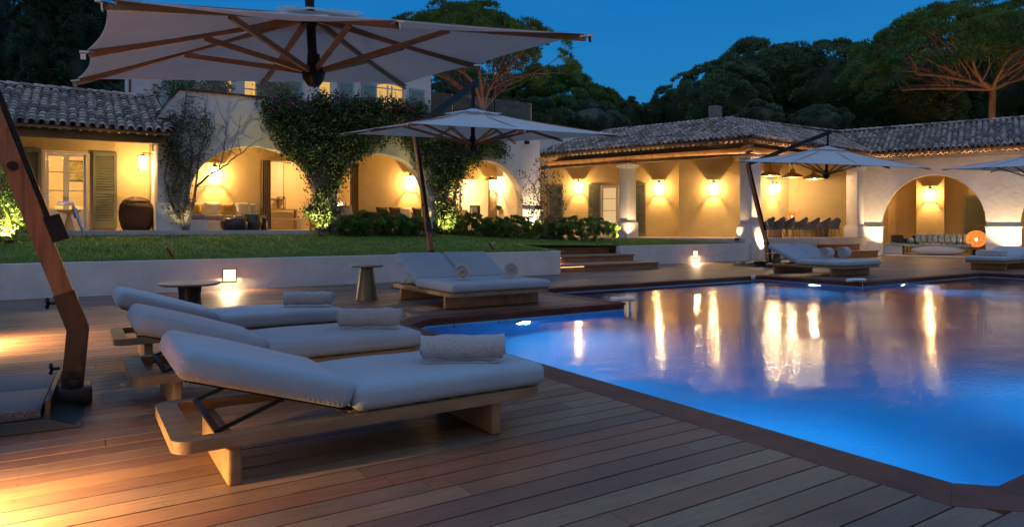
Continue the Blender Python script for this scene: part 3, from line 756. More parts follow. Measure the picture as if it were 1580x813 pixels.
def weight_base(root, ft, side, cross, w=1.05, d=1.25):
    """steel tray with four granite slabs, on the side away from the canopy"""
    c = ft-side*(w/2+.13); ang = math.atan2(side.y, side.x)
    rot = Matrix.Rotation(ang, 4, 'Z')
    P = lambda x, y, z: c+rot @ Vector((x, y, z))
    b = MB(); x1, y1 = w/2+.22, d/2+.06
    V = [P(-x1,-y1,.006), P(x1,-y1,.006), P(x1,y1,.006), P(-x1,y1,.006), P(-w/2-.02,-d/2-.02,.075), P(w/2+.02,-d/2-.02,.075), P(w/2+.02,d/2+.02,.075), P(-w/2-.02,d/2+.02,.075)]
    b.add(V, [(0,1,5,4),(1,2,6,5),(2,3,7,6),(3,0,4,7),(4,5,6,7)]); b.build('base_skirt', 'brownsteel', root)
    for sx in (-1, 1):
        for sy_ in (-1, 1):
            b = MB(); b.rbox(P(sx*w/4, sy_*d/4, .11), (w/2-.012, d/2-.012, .068), .008, 2, rot.to_3x3()); b.build('granite_slab', 'granite', root)
    b = MB(); b.bar(P(w/2+.03,-d/2,.13), P(w/2+.03,d/2,.13), .03, .12); b.build('base_rail', 'steel', root)
a = umbrella('large cantilever umbrella in the foreground, seen from below, its mast standing at the left edge', (1.812, 6.119, 2.896), 3.5, .036, .109, .056, .42, .14, (-.03, 6.20, 0), (.015, 6.20, .57), (-1.15, 6.20, 4.15), .62, mast_w=.145)
weight_base(*a, w=1.1, d=1.4)
a = umbrella('cantilever umbrella with wooden mast behind the middle double daybed', (6.27, 11.05, 3.12), 3.92, -.08, .02, .085, .45, .22, (6.45, 13.15, 0), (6.45, 13.12, .57), (6.24, 13.60, 3.55), .45)
weight_base(*a, w=.8, d=1.)
a = umbrella('cantilever umbrella with a dark tilted arm over the far double daybed, before the pavilion', (19.89, 12.48, 3.365), 4., -.551, -.036, .107, .55, .34, (20.40, 14.95, 0), (20.38, 14.97, .57), (20.15, 15.65, 3.62), .42)
weight_base(*a, w=.9, d=1.1)
a = umbrella('cantilever umbrella cut off by the right edge of the picture, before the arched wing', (28.9, 10.1, 3.45), 4., -.5, -.03, .06, .55, .36, (31.6, 8.9, 0), (31.6, 8.9, .57), (32.3, 8.6, 3.6), .42)
weight_base(*a, w=.9, d=1.1)
# low garden lights at the left edge of the deck, the source of the warm pools of light there
def bollard(x, y, rz, lab, en):
    r = thing('path_light', lab, 'garden light', (x, y, 0), rz, 'low path lights at the left of the deck')
    b = MB(); b.rbox((0,0,.19), (.09,.09,.38), .008, 2); b.rbox((.075,0,.405), (.26,.12,.045), .008, 2); b.build('post', 'brownsteel', r)
    b = MB(); b.bb((.06,-.04,.376),(.19,.04,.381)); b.build('lens', 'lit', r)
    light('path_lamp', 'SPOT', (.13,0,.365), en, WARM, r, radius=.03, aim=(.42,0,-1), spot=150, blend=.7)
bollard(-1.45, 9.75, 0., 'low path light at the left edge of the deck, farther from the camera', 1700)
bollard(-1.0, 3.85, 0., 'low path light at the near left corner of the deck', 1150)
# ================================================================ BUILDINGS
def hl(px, A, B):
    t = (px-CX)/FOC; r = (FW[0]+t*RT[0], FW[1]+t*RT[1]); dx, dy = B[0]-A[0], B[1]-A[1]
    det = r[0]*(-dy)+dx*r[1]; d = (A[0]*(-dy)+dx*A[1])/det
    return Vector((d*r[0], d*r[1])), d
def wall(b, A, B, T, z0, z1, ops=(), step=None, caps=True):
    """wall from A to B (front face), thickness T to the left of A->B; ops = (s0, s1, sill, spring, crown)"""
    A = Vector(A); B = Vector(B); Ln = (B-A).length; u = (B-A)/Ln; nb = Vector((-u.y, u.x))
    zt = z1 if callable(z1) else (lambda s: z1)
    br = {0., Ln}
    if step:
        for k in range(1, int(Ln/step)): br.add(k*step)
    for (s0, s1, sill, spr, cr) in ops:
        K = 28 if cr > spr else 1
        for k in range(K+1): br.add(min(Ln, max(0, s0+(s1-s0)*(.5-.5*math.cos(PI*k/K)))))
    br = sorted(br)
    P = lambda s, q, z: (A.x+u.x*s+nb.x*q, A.y+u.y*s+nb.y*q, z)
    def ztop(o, s):
        s0, s1, sill, spr, cr = o; m = (s0+s1)/2; a = (s1-s0)/2; x = min(1, abs((s-m)/a)); return spr+(cr-spr)*math.sqrt(max(0, 1-x*x))
    for sa, sb in zip(br[:-1], br[1:]):
        if sb-sa < 1e-5: continue
        mid = (sa+sb)/2; o = next((o for o in ops if o[0] < mid < o[1]), None)
        spans = [((z0, z0), (zt(sa), zt(sb)))] if o is None else ([((ztop(o, sa), ztop(o, sb)), (zt(sa), zt(sb)))]+([((z0, z0), (o[2], o[2]))] if o[2] > z0+.01 else []))
        for (la, lb), (ta, tb) in spans:
            b.add([P(sa,0,la), P(sb,0,lb), P(sb,0,tb), P(sa,0,ta), P(sa,T,la), P(sb,T,lb), P(sb,T,tb), P(sa,T,ta)],
                  [(0,1,2,3),(5,4,7,6),(4,5,1,0),(3,2,6,7)])
    for (s0, s1, sill, spr, cr) in ops:
        for s in (s0, s1): b.add([P(s,0,sill), P(s,T,sill), P(s,T,spr), P(s,0,spr)], [(0,1,2,3)])
    for s in (0, Ln): b.add([P(s,0,z0), P(s,T,z0), P(s,T,zt(s)), P(s,0,zt(s))], [(0,1,2,3)])
    return b
def tile_roof(name, parent, a, b_, c, poly, du=.235, dv=.36, mat='tile', eaves=True, seed=1, under=True):
    """barrel tiles on the plane through eave a-b_ and ridge point c, clipped to poly (3-D points)"""
    rs = random.Random(seed)
    a, b_, c = Vector(a), Vector(b_), Vector(c); u = (b_-a).normalized(); n = u.cross(c-a).normalized()
    if n.z < 0: n = -n
    v = n.cross(u)
    if v.z < 0: v = -v
    pl = [((Vector(p)-a).dot(u), (Vector(p)-a).dot(v)) for p in poly]
    us = [p[0] for p in pl]; vs_ = [p[1] for p in pl]
    m = MB(); P = lambda U, V, W: a+u*U+v*V+n*W
    nu = int((max(us)-min(us))/du)+1; nv = int((max(vs_)-min(vs_))/dv)+2
    SEG = 6
    for i in range(nu):
        for j in range(nv):
            for kind in (0, 1):
                U = min(us)+du*(i+(.5 if kind else 0)); V0 = min(vs_)+dv*j-.05
                if not in_poly(U, max(V0+dv*.5, min(vs_)+.02), pl): continue
                tn = rs.random(); jr = rs.uniform(-.012, .012); ro = rs.uniform(-.008, .008)
                rl, rh = (.092, .076); V1 = V0+dv+.07
                vv = []; w0 = .055 if kind == 0 else .03; lift = .022
                for (V_, r_, w_) in ((V0+jr, rl, w0+lift), (V1, rh, w0)):
                    for s in range(SEG+1):
                        t = PI*s/SEG; x = -math.cos(t)*r_*1.08; z = math.sin(t)*r_
                        if kind: z = -z*.75+.05
                        vv.append(P(U+x+ro, V_, w_+z))
                k = SEG+1
                m.add(vv, [(s, s+1, k+s+1, k+s) for s in range(SEG)], tn, True)
                if kind == 0:   # thick lip of the lower end
                    vv2 = []
                    for (r_, dV) in ((rl, 0), (rl-.018, 0), (rl-.018, .10)):
                        for s in range(SEG+1):
                            t = PI*s/SEG; vv2.append(P(U-math.cos(t)*r_*1.08+ro, V0+jr+dV, w0+lift+math.sin(t)*r_))
                    m.add(vv2, [(s, k+s, k+s+1, s+1) for s in range(SEG)]+[(k+s, 2*k+s, 2*k+s+1, k+s+1) for s in range(SEG)], tn)
    o = m.build(name, mat, parent)
    if under:
        g = MB(); n_ = len(poly); top = [Vector(p) for p in poly]; bot = [p-Vector((0,0,.07)) for p in top]
        g.add(top+bot, [tuple(range(n_)), tuple(range(n_, 2*n_))[::-1]]+[(i, (i+1) % n_, n_+(i+1) % n_, n_+i) for i in range(n_)]); g.build('roof_boards', 'roofund', o)
    return o
def genoise(name, parent, a, b_, out, rows=1, du=.235, seed=3):
    """a course of barrel tile ends under the eave"""
    m = MB(); rs = random.Random(seed); a, b_ = Vector(a), Vector(b_); u = (b_-a).normalized(); o = Vector(out).normalized(); Ln = (b_-a).length
    for r in range(rows):
        for i in range(int(Ln/du)):
            U = du*(i+.5*(r % 2)+.25); tn = rs.random(); base = a+u*U-o*(.16*r)+Vector((0,0,-.10*r))
            vv = []
            for (q, rad) in ((.0, .095), (.0, .076), (-.30, .076)):
                for s in range(7):
                    t = PI*s/6; vv.append(base+o*q+u*(-math.cos(t)*rad*1.1)+Vector((0,0,math.sin(t)*rad)))
            m.add(vv, [(s, 7+s, 8+s, s+1) for s in range(6)]+[(7+s, 14+s, 15+s, 8+s) for s in range(6)], tn)
            vv = [base+o*q+u*(-math.cos(PI*s/6)*.105)+Vector((0,0,math.sin(PI*s/6)*.097)) for q in (0, -.30) for s in range(7)]
            m.add(vv, [(s, s+1, 8+s, 7+s) for s in range(6)], tn)
    return m.build(name, 'tile', parent)
def ridge_tiles(parent, p, q, seed=5):
    m = MB(); p, q = Vector(p), Vector(q); d = (q-p); Ln = d.length; d.normalize(); sd = d.cross(Vector((0,0,1))).normalized(); up = sd.cross(d); rs = random.Random(seed)
    for i in range(int(Ln/.36)+1):
        s0 = i*.36; tn = rs.random(); vv = []
        for (s_, r_, w_) in ((s0, .15, .07), (min(s0+.43, Ln+.1), .125, .05)):
            for k in range(7): t = PI*k/6; vv.append(p+d*s_+sd*(math.cos(t)*r_)+up*(w_+math.sin(t)*r_*.8-.03))
        m.add(vv, [(k, k+1, 8+k, 7+k) for k in range(6)], tn, True)
    return m.build('ridge_tiles', 'tile', parent)
def shutter(parent, A, B, z0, z1, mat='shutter', T=.045, mid=True, label=None):
    """louvred shutter leaf standing from A to B (2-D)"""
    b = MB(); A, B = Vector(A), Vector(B); W = (B-A).length; u = (B-A)/W; ang = math.atan2(u.y, u.x)
    P = lambda s, z, q=0: (A.x+u.x*s-u.y*q, A.y+u.y*s+u.x*q, z)
    fw = .085
    for s in (fw/2, W-fw/2): b.box(P(s, (z0+z1)/2), (fw, T, z1-z0), ang)
    rails = [z0+.09, z1-.06]+([z0+(z1-z0)*.47] if mid else [])
    for z in rails: b.box(P(W/2, z), (W-2*fw, T-.006, .12 if z != rails[0] else .18), ang)
    z = z0+.21
    while z < z1-.14:
        if not mid or abs(z-rails[-1]) > .075:
            cz = P(W/2, z); m4 = Matrix.Rotation(ang, 4, 'Z') @ Matrix.Rotation(math.radians(-38), 4, 'X'); b.box(cz, (W-2*fw, .012, .080), M4=m4)
        z += .082
    b.box(P(W/2, (z0+z1)/2, .024), (W-2*fw+.01, .004, z1-z0-.05), ang)
    o = b.build('shutter', mat, parent); return o
def french_door(parent, A, B, z0, z1, leaves=2, glass=True, lit=None):
    A, B = Vector(A), Vector(B); W = (B-A).length; u = (B-A)/W; ang = math.atan2(u.y, u.x); P = lambda s, z, q=0: (A.x+u.x*s-u.y*q, A.y+u.y*s+u.x*q, z)
    b = MB()
    for s in (.035, W-.035): b.box(P(s, (z0+z1)/2), (.07, .12, z1-z0), ang)
    b.box(P(W/2, z1-.03), (W-.14, .12, .06), ang); fr = b.build('door_frame', 'whitepaint', parent)
    lw_ = (W-.14)/leaves
    for k in range(leaves):
        s0 = .07+k*lw_; b = MB(); st = .075
        for s in (s0+st/2+.003, s0+lw_-st/2-.003): b.box(P(s, (z0+z1-.06)/2), (st, .05, z1-z0-.07), ang)
        h = z1-z0-.07
        b.box(P(s0+lw_/2, z0+.005+h*.14), (lw_-2*st-.006, .046, h*.27), ang)
        b.box(P(s0+lw_/2, z0+h-.035), (lw_-2*st-.006, .046, .08), ang)
        for f in (.52, .76): b.box(P(s0+lw_/2, z0+h*f), (lw_-2*st-.006, .04, .032), ang)
        d = b.build('door', 'whitepaint', parent)
        g = MB(); g.box(P(s0+lw_/2, z0+h*.63), (lw_-2*st-.008, .008, h*.70), ang); g.build('pane', lit or 'glass', d)
        g = MB(); g.box(P(s0+(lw_-.045 if k == 0 else .045), z0+1.02, -.05), (.09, .015, .015), ang); g.box(P(s0+(lw_-.045 if k == 0 else .045), z0+1.0, -.032), (.022, .03, .10), ang); g.build('handle', 'chrome', d)
# ---- lantern prototype: wall at local y = 0, light towards -Y
def make_lantern():
    r = thing('wall_lantern', '', 'wall lantern', (0,0,0), 0, 'iron and glass wall lanterns')
    w = .125
    b = MB(); b.bb((-.05,-.02,.10), (.05,0,.30)); b.bb((-.014,-.26,.27), (.014,-.02,.295)); b.bb((-.012,-.25,.20), (.012,-.226,.27)); b.build('bracket', 'fixture', r)
    b = MB(); b.rbox((0,-.24,.195), (.36,.30,.014), .004, 1); b.lathe([(0,.202),(.10,.202),(.05,.24),(0,.24)], (0,-.24,0), 4); b.build('cap', 'fixture', r)
    b = MB()
    for sx in (-1, 1):
        for sy in (-1, 1): b.bar((sx*w,-.24+sy*w,.19), (sx*w*.82,-.24+sy*w*.82,-.20), .012, .012)
    for z, k in ((-.20,.82),): 
        for (p, q) in (((-1,-1),(1,-1)),((1,-1),(1,1)),((1,1),(-1,1)),((-1,1),(-1,-1))): b.bar((p[0]*w*k,-.24+p[1]*w*k,z), (q[0]*w*k,-.24+q[1]*w*k,z), .014, .014)
    b.build('cage', 'fixture', r)
    b = MB(); k = w*.95; k2 = w*.78
    T_ = [(-k,-.24-k,.185),(k,-.24-k,.185),(k,-.24+k,.185),(-k,-.24+k,.185)]; B_ = [(-k2,-.24-k2,-.195),(k2,-.24-k2,-.195),(k2,-.24+k2,-.195),(-k2,-.24+k2,-.195)]
    b.add(B_+T_, [(0,1,5,4),(1,2,6,5),(2,3,7,6),(3,0,4,7)]); b.build('glass', 'pane_glow', r)
    b = MB(); b.ell((0,-.24,.03), (.030,.030,.045), 12, 8); b.tube([(0,-.24,.07),(0,-.24,.19)], .014, 8); b.build('bulb', 'bulb', r)
    light('lantern_light', 'POINT', (0,-.24,-.055), 270, WARM, r, radius=.03)
    return r
LAN = make_lantern(); LAN_used = [False]
def lantern(x, y, z, n, lab):
    rz = math.atan2(n[1], n[0])+PI/2
    o = LAN if not LAN_used[0] else copy_tree(LAN); LAN_used[0] = True
    return place(o, (x, y, z), rz, lab, scale=(1.15,1.15,1.15))
# ---------------------------------------------------------------- terrace floor of the main house
FZ = 1.28
t = MB(); t.bb((-14, 22.7, .9), (16.9, 30.5, FZ)); tag(t.build('house_terrace', 'stone'), kind='structure')
# ---------------------------------------------------------------- guest wing at the left
gw = thing('guest_wing', 'low tiled guest wing at the far left with green shutters and a glazed double door', 'building', (-2, 25.4, FZ))
O = Vector((-2, 25.4, FZ))
def rel(b, O):
    b.v = [(v[0]-O.x, v[1]-O.y, v[2]-O.z) for v in b.v]; return b
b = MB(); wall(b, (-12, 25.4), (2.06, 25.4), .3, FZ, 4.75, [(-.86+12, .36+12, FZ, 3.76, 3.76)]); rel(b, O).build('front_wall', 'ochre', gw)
b = MB(); b.bb((-12,30,FZ),(2.05,30.2,4.6)); b.bb((-12.2,25.4,FZ),(-12,30.2,4.6)); rel(b, O).build('back_wall', 'plaster', gw)
b = MB(); b.bb((-12,25.71,4.15),(2.05,29.99,4.2)); b.bb((-2.8,25.71,FZ),(-2.7,29.99,4.14)); b.bb((1.95,25.71,FZ),(2.05,29.99,4.14)); b.bb((-2.69,29.8,FZ),(1.94,29.98,4.14)); rel(b, O).build('bedroom_walls', 'room', gw)
b = MB(); b.bb((-12,22.55,3.86),(2.25,22.80,4.10)); b.bb((-12,24.9,4.15),(2.05,25.1,4.35)); rel(b, O).build('eave_beam', 'beam', gw)
class _P: pass
def sub_parent(fn, parent, O):
    """run fn with world coordinates, then shift what it made under parent"""
    before = set(bpy.data.objects); fn(); 
    for o in set(bpy.data.objects)-before:
        if o.parent == parent: o.location = o.location-O
sub_parent(lambda: french_door(gw, (-.86, 25.46), (.34, 25.46), FZ, 3.75), gw, O)
sub_parent(lambda: (shutter(gw, (.46, 25.34), (1.12, 25.34), 1.36, 3.80), shutter(gw, (-1.56, 25.34), (-.90, 25.34), 1.36, 3.80)), gw, O)
def gwroof():
    tile_roof('tiled_roof', gw, (-13, 22.25, 4.15), (2.35, 22.25, 4.15), (0, 26.5, 5.82), [(-13,22.25,4.15),(2.35,22.25,4.15),(2.2,26.5,5.82),(-13,26.5,5.82)], seed=2)
    ridge_tiles(gw, (-13, 26.5, 5.84), (2.2, 26.5, 5.84)); ridge_tiles(gw, (2.36, 22.25, 4.2), (2.22, 26.5, 5.86), 8)
    genoise('eave_tiles', gw, (-13, 22.42, 4.05), (2.3, 22.42, 4.05), (0,-1,0))
    m = MB(); m.add([(-13,26.5,5.8),(2.2,26.5,5.8),(2.2,30.6,4.3),(-13,30.6,4.3)], [(0,1,2,3)]); m.build('back_roof', 'tile', gw)
sub_parent(gwroof, gw, O)
light('bedroom_light', 'POINT', (-.4, 27.2, 3.6), 300, WARM, None, radius=.15)
# ---------------------------------------------------------------- main house
MH = thing('main_house', 'two storey white house with three arches and lit upper windows', 'building', (9, 23, FZ)); O = Vector((9, 23, FZ))
A0x = 2.08
def ptop(s): return 4.72+.9*min(1, s/.55) if s < .55 else 5.60
ops = [(2.97-A0x, 6.90-A0x, FZ, 2.35, 4.02), (7.62-A0x, 11.05-A0x, FZ, 2.35, 4.04), (11.95-A0x, 15.42-A0x, FZ, 2.35, 4.03)]
b = MB(); wall(b, (A0x, 23), (16.27, 23), .45, FZ, ptop, ops, step=.6); rel(b, O).build('arcade_wall', 'plaster', MH)
for (x0, x1) in ((A0x, 2.97), (6.90, 7.62), (11.05, 11.95), (15.42, 16.27)):
    b = MB(); b.bb((x0-.05, 22.93, FZ), (x1+.05, 23.0-.002, 2.05)); b.bb((x0-.07, 22.91, 2.051), (x1+.07, 22.998, 2.12))
    rel(b, O).build('pillar_plinth', 'plaster', MH)
for (x0, x1, zt_) in ((A0x, A0x+.3, 4.7), (15.97, 16.27, 5.55)):
    b = MB(); b.bb((x0,23.451,FZ),(x1,29,zt_)); rel(b, O).build('end_wall', 'plaster', MH)
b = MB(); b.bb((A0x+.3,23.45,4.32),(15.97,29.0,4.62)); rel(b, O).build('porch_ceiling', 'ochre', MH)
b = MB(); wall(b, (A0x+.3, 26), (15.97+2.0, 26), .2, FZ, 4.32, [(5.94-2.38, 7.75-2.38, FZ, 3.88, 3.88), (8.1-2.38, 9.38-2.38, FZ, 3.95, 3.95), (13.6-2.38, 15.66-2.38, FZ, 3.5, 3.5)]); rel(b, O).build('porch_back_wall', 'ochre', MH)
b = MB(); b.bb((5.0,29.4,FZ),(16.2,29.6,4.32)); b.bb((5.,26.2,FZ),(5.1,29.39,4.31)); b.bb((10.2,26.2,FZ),(10.3,29.39,4.31)); b.bb((13.0,26.2,FZ),(13.1,29.39,4.31)); b.bb((5.,26.2,4.20),(15.95,29.39,4.30)); rel(b, O).build('room_walls', 'room', MH)
b = MB(); b.bb((A0x+.001,22.95,4.66),(A0x+.35,23.5,4.70)); 
b.add([(A0x-.04,22.93,4.74),(A0x+.58,22.93,5.64),(A0x+.58,23.5,5.64),(A0x-.04,23.5,4.74),(A0x-.04,22.93,4.79),(A0x+.58,22.93,5.69),(A0x+.58,23.5,5.69),(A0x-.04,23.5,4.79)],[(3,2,1,0),(4,5,6,7),(0,1,5,4),(2,3,7,6),(1,2,6,5),(3,0,4,7)])
b.bb((A0x+.581,22.93,5.605),(16.33,23.5,5.655)); rel(b, O).build('parapet_coping', 'lip', MH)
b = MB(); b.bb((A0x+.3,23.46,4.63),(15.96,29.0,4.72)); rel(b, O).build('balcony_floor', 'stone', MH)
for k in range(7):
    x0 = 3.1+k*1.85; b = MB(); b.bb((x0,23.22,5.66),(x0+1.78,23.235,6.55)); rel(b, O).build('balustrade_pane', 'balglass', MH)
# upper storey
UY = 29.
wins = [(4.81,5.34),(5.74,6.27),(8.82,9.40),(11.45,12.81)]
b = MB(); wall(b, (2.7, UY), (14.17, UY), .35, 4.73, 9.5, [(w0-2.7, w1-2.7, 5.35 if w1-w0 > 1 else 5.6, 7.78, 7.95) for w0, w1 in wins]); b.bb((13.87,29.351,4.73),(14.17,34,9.5)); b.bb((2.7,34,0),(14.17,34.3,9.5)); b.bb((2.7,29.351,4.73),(3.0,34,9.5)); rel(b, O).build('upper_wall', 'plaster', MH)
b = MB(); b.bb((1.55,28.2,3.9),(2.69,29.3,7.3)); rel(b, O).build('stair_block', 'plaster', MH)
b = MB(); b.bb((1.62,28.15,5.9),(1.68,28.199,6.9)); rel(b, O).build('downpipe', 'lip', MH)
def upper():
    for (w0, w1) in wins:
        z0 = 5.35 if w1-w0 > 1 else 5.6
        b = MB(); n = 2 if w1-w0 > 1 else 1
        for x in ([w0+.03, w1-.03] if n == 1 else [w0+.03, (w0+w1)/2-.1, (w0+w1)/2+.1, w1-.03]): b.bb((x-.03, UY+.10, z0), (x+.03, UY+.16, 7.9))
        for z in ([z0+.03, 6.35, 7.05, 7.75]): b.bb((w0+.061, UY+.105, z-.025), (w1-.061, UY+.155, z+.025))
        f = b.build('window', 'whitepaint', MH)
        g = MB(); g.bb((w0, UY+.17, z0), (w1, UY+.18, 7.95)); g.build('pane', 'winlit', f)
    for (s0, s1) in ((6.42,6.99),(7.42,8.09),(9.65,10.35),(10.71,11.41),(13.05,13.8)): shutter(MH, (s0, UY-.05), (s1, UY-.05), 5.45, 7.85, 'teal')
    tile_roof('main_roof', MH, (2.2,28.5,9.4), (14.6,28.5,9.4), (8,31.7,10.6), [(2.2,28.5,9.4),(14.6,28.5,9.4),(14.6,31.7,10.6),(2.2,31.7,10.6)], du=.3, dv=.5)
    m = MB(); m.add([(2.2,31.7,10.6),(14.6,31.7,10.6),(14.6,35,9.4),(2.2,35,9.4)], [(0,1,2,3)]); m.build('back_roof', 'tile', MH)
sub_parent(upper, MH, O)
# lower rear block to the right, its white wall above the pavilion roof
b = MB(); b.bb((16.28,31.6,.3),(27.8,36.,7.12)); b.bb((15.97,29.01,.3),(16.27,31.6,5.5)); rel(b, O).build('rear_wing', 'plaster', MH)
light('room_light', 'POINT', (7.6, 28., 3.7), 150, WARM, None, radius=.15)
light('room_light', 'POINT', (11.4, 28.4, 3.5), 150, WARM, None, radius=.15)
light('kitchen_light', 'POINT', (14.6, 28.2, 3.8), 200, WARM, None, radius=.15)
# curtains
def curtain(x, y, w, z0, z1, lab, folds=5, amp=.045):
    b = MB(); V = []; K = folds*6
    for i in range(K+1):
        xx = x+w*i/K; yy = y+amp*math.sin(2*PI*folds*i/K)
        for z, k in ((z1, 1.), (z0+(z1-z0)*.4, 1.), (z0, 1.12)): V.append((x+w/2+(xx-x-w/2)*k, y+(yy-y)*k, z))
    V2 = [(v[0], v[1]+.012, v[2]) for v in V]; n = len(V)
    F_ = [(i*3+k, i*3+k+1, i*3+k+4, i*3+k+3) for i in range(K) for k in range(2)]
    b.add(V+V2, F_+[tuple(n+q for q in f[::-1]) for f in F_], .5, True); o = b.build('curtain', 'curtain'); return tag(o, lab, 'curtain')
curtain(5.72, 25.90, .36, FZ+.02, 3.86, 'taupe curtain gathered at the left of the doorway under the first arch')
curtain(9.12, 25.90, .34, FZ+.02, 3.93, 'pale curtain gathered beside the doorway under the middle arch')
curtain(15.5, 25.90, .55, FZ+.02, 3.52, 'brown striped curtain at the right of the kitchen opening under the third arch', 6)
lantern(2.08, 24.5, 3.42, (-1,0), 'lit wall lantern on the side wall of the far left porch above the wicker basket')
lantern(4.16, 26., 3.28, (0,-1), 'lit wall lantern above the built-in sofa under the first arch')
lantern(11.75, 26., 3.28, (0,-1), 'lit wall lantern under the middle arch beside the umbrella mast')
lantern(16.4-.75, 26.-.0, 3.28, (0,-1), 'lit wall lantern under the third arch next to the kitchen curtain')
# ---------------------------------------------------------------- pavilion
PZ = .90
PV = thing('pavilion', 'open dining pavilion with white columns and a tiled hipped roof', 'building', (25, 21, 0)); O = Vector((25, 21, 0))
E0, E1, E2 = (19.0,28.1,4.96), (22.7,17.45,4.96), (32.45,18.0,4.96)
Ap, Br, Cr = (25.3,20.6,6.33), (23.5,26.9,6.33), (34.9,21.2,6.55)
E3, Wr = (37.0,6.5,4.96), (40.2,9.0,6.62)
fl = [(23.6,18.46),(32.8,18.46),(34.3,20.3),(32.5,22.1),(28.9,22.1),(26.5,24.9),(21.5,30.6),(19.9,29.6),(21.85,23.4)]
b = MB(); b.prism(fl, .0, PZ); rel(b, O).build('floor_slab', 'stone', PV)
def pav():
    def column(x, y, z0, zp, pw, sw, ztop=4.42):
        b = MB(); b.rbox((x, y, (z0+zp)/2), (pw, pw, zp-z0), .012, 2); b.rbox((x, y, zp-.0+.035), (pw-.08, pw-.08, .07), .02, 2)
        b.rbox((x, y, (zp+.07+ztop-.22)/2), (sw, sw, ztop-.22-zp-.07), .02, 2)
        b.rbox((x, y, ztop-.18), (sw+.10, sw+.10, .08), .03, 3); b.rbox((x, y, ztop-.07), (sw+.26, sw+.26, .135), .03, 3)
        b.build('column', 'plaster', PV)
    column(24.0, 18.5, -.05, 1.42, .80, .60); column(22.15, 24.05, .5, 1.62, .70, .55)
    column(32.3, 18.75, PZ, 1.42, .74, .56); column(20.2, 29.4, .5, 1.62, .70, .55)
    b = MB(); b.bar((24.0,18.5,4.60),(22.15,24.05,4.60),.30,.33); b.bar((22.14,24.08,4.60),(20.2,29.4,4.60),.30,.33); b.bar((24.03,18.5,4.596),(32.6,18.8,4.596),.30,.33)
    b.bar((24.6,19.1,4.75),(27.6,22.3,4.75),.16,.22); b.box((23.0,17.9,4.62),(.14,1.2,.18),-.6); b.build('roof_beam', 'beam', PV)
    Aa, Ab = (21.23,30.33), (26.24,24.47); Ba, Bb = (25.93,24.37), (28.65,21.70)
    b = MB(); wall(b, Aa, Ab, .2, PZ, 4.9, []); 
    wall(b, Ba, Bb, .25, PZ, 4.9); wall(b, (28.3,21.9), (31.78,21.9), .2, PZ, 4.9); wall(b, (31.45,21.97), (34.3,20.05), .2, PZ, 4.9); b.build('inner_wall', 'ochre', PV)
    # window doors and shutters of the inner wall
    u = (Vector(Ab)-Vector(Aa)).normalized(); W = lambda s, q=0: (Aa[0]+u.x*s+(-u.y)*q, Aa[1]+u.y*s+u.x*q)
    p, _ = hl(927, Aa, Ab); s927 = (p-Vector(Aa)).length; p, _ = hl(955, Aa, Ab); s955 = (p-Vector(Aa)).length
    french_door(PV, W(s927, -.04), W(s955, -.04), PZ, 3.62, 1, lit='door_glow')
    p, _ = hl(908, Aa, Ab); s908 = (p-Vector(Aa)).length
    shutter(PV, W(s908, -.07), W(s927-.05, -.07), PZ+.05, 3.70); p, _ = hl(980, Aa, Ab); s = (p-Vector(Aa)).length; shutter(PV, W(s, -.07), W(s+.55, -.07), PZ+.05, 3.70)
    p, _ = hl(848, Aa, Ab); s = (p-Vector(Aa)).length; shutter(PV, W(s, -.07), W(s+.75, -.07), PZ+.05, 3.70)
    # roofs
    tile_roof('tiled_roof', PV, E1, E0, Ap, [E1, E0, Br, Ap], seed=11)
    tile_roof('tiled_roof', PV, E1, E2, Ap, [E1, E2, Cr, Ap], seed=12)
    ridge_tiles(PV, E1, Ap); ridge_tiles(PV, Ap, Br); ridge_tiles(PV, E0, Br); ridge_tiles(PV, Ap, Cr)
    genoise('eave_tiles', PV, (22.86,17.62,4.85), (19.2,28.1,4.85), (-.94,-.34,0)); genoise('eave_tiles', PV, (22.8,17.62,4.85), (32.3,18.15,4.85), (.05,-1,0))
    m = MB(); m.add([E0, Br, (24.5,31.5,4.9)], [(0,1,2)]); m.add([Br, (24.5,31.5,4.9), (29.5,25.2,4.9), Ap], [(0,1,2,3)]); m.add([Ap, (29.5,25.2,4.9), (36.8,25.2,4.9), Cr], [(0,1,2,3)]); m.build('back_roof', 'tile', PV)
    b = MB(); b.rbox((28.6,24.4,6.2), (1.1,.7,2.0), .03, 2); b.rbox((28.75,24.4,7.5), (.62,.45,.75), .05, 2); b.build('chimney', 'chimney', PV)
M['door_glow'] = emat('glowing_door_pane', (1., .62, .28), .8)  # glow put into the door pane itself; the wall behind is solid
sub_parent(pav, PV, O)
for (px, A_, B_, z, lab) in ((893, (21.23,30.33), (26.24,24.47), 3.6, 'lit wall lantern at the left end of the pavilion wall, left of the green shutter'),
                       (1017, (21.23,30.33), (26.24,24.47), 3.47, 'lit wall lantern between the two white columns, right of the half hidden door'),
                       (1101, (26.05,24.25), (28.65,21.70), 3.40, 'lit wall lantern on the pavilion wall just left of the corner column')):
    p, d = hl(px, A_, B_); u = (Vector(B_)-Vector(A_)).normalized(); lantern(p.x, p.y, z, (u.y, -u.x), lab)
p, d = hl(1191, (28.66,21.9), (31.78,21.9)); lantern(p.x, 21.9, 3.40, (0,-1), 'lit wall lantern behind the dining table under the pendant lamps')
# pavilion steps
r = thing('pavilion_steps', 'two low wooden steps up to the pavilion floor behind the far daybed', 'steps', (30.5, 18.0, 0))
b = MB(); b.bb((-1.3,-.75,.26),(1.25,.15,.31)); b.bb((-1.8,-.15,.56),(.75,.44,.61)); b.build('tread', 'stepwood', r)
b = MB(); b.bb((-1.27,-.70,0),(1.22,.15,.259)); b.bb((-1.77,-.10,.311),(.72,.44,.559)); b.build('riser', 'stepwood', r)
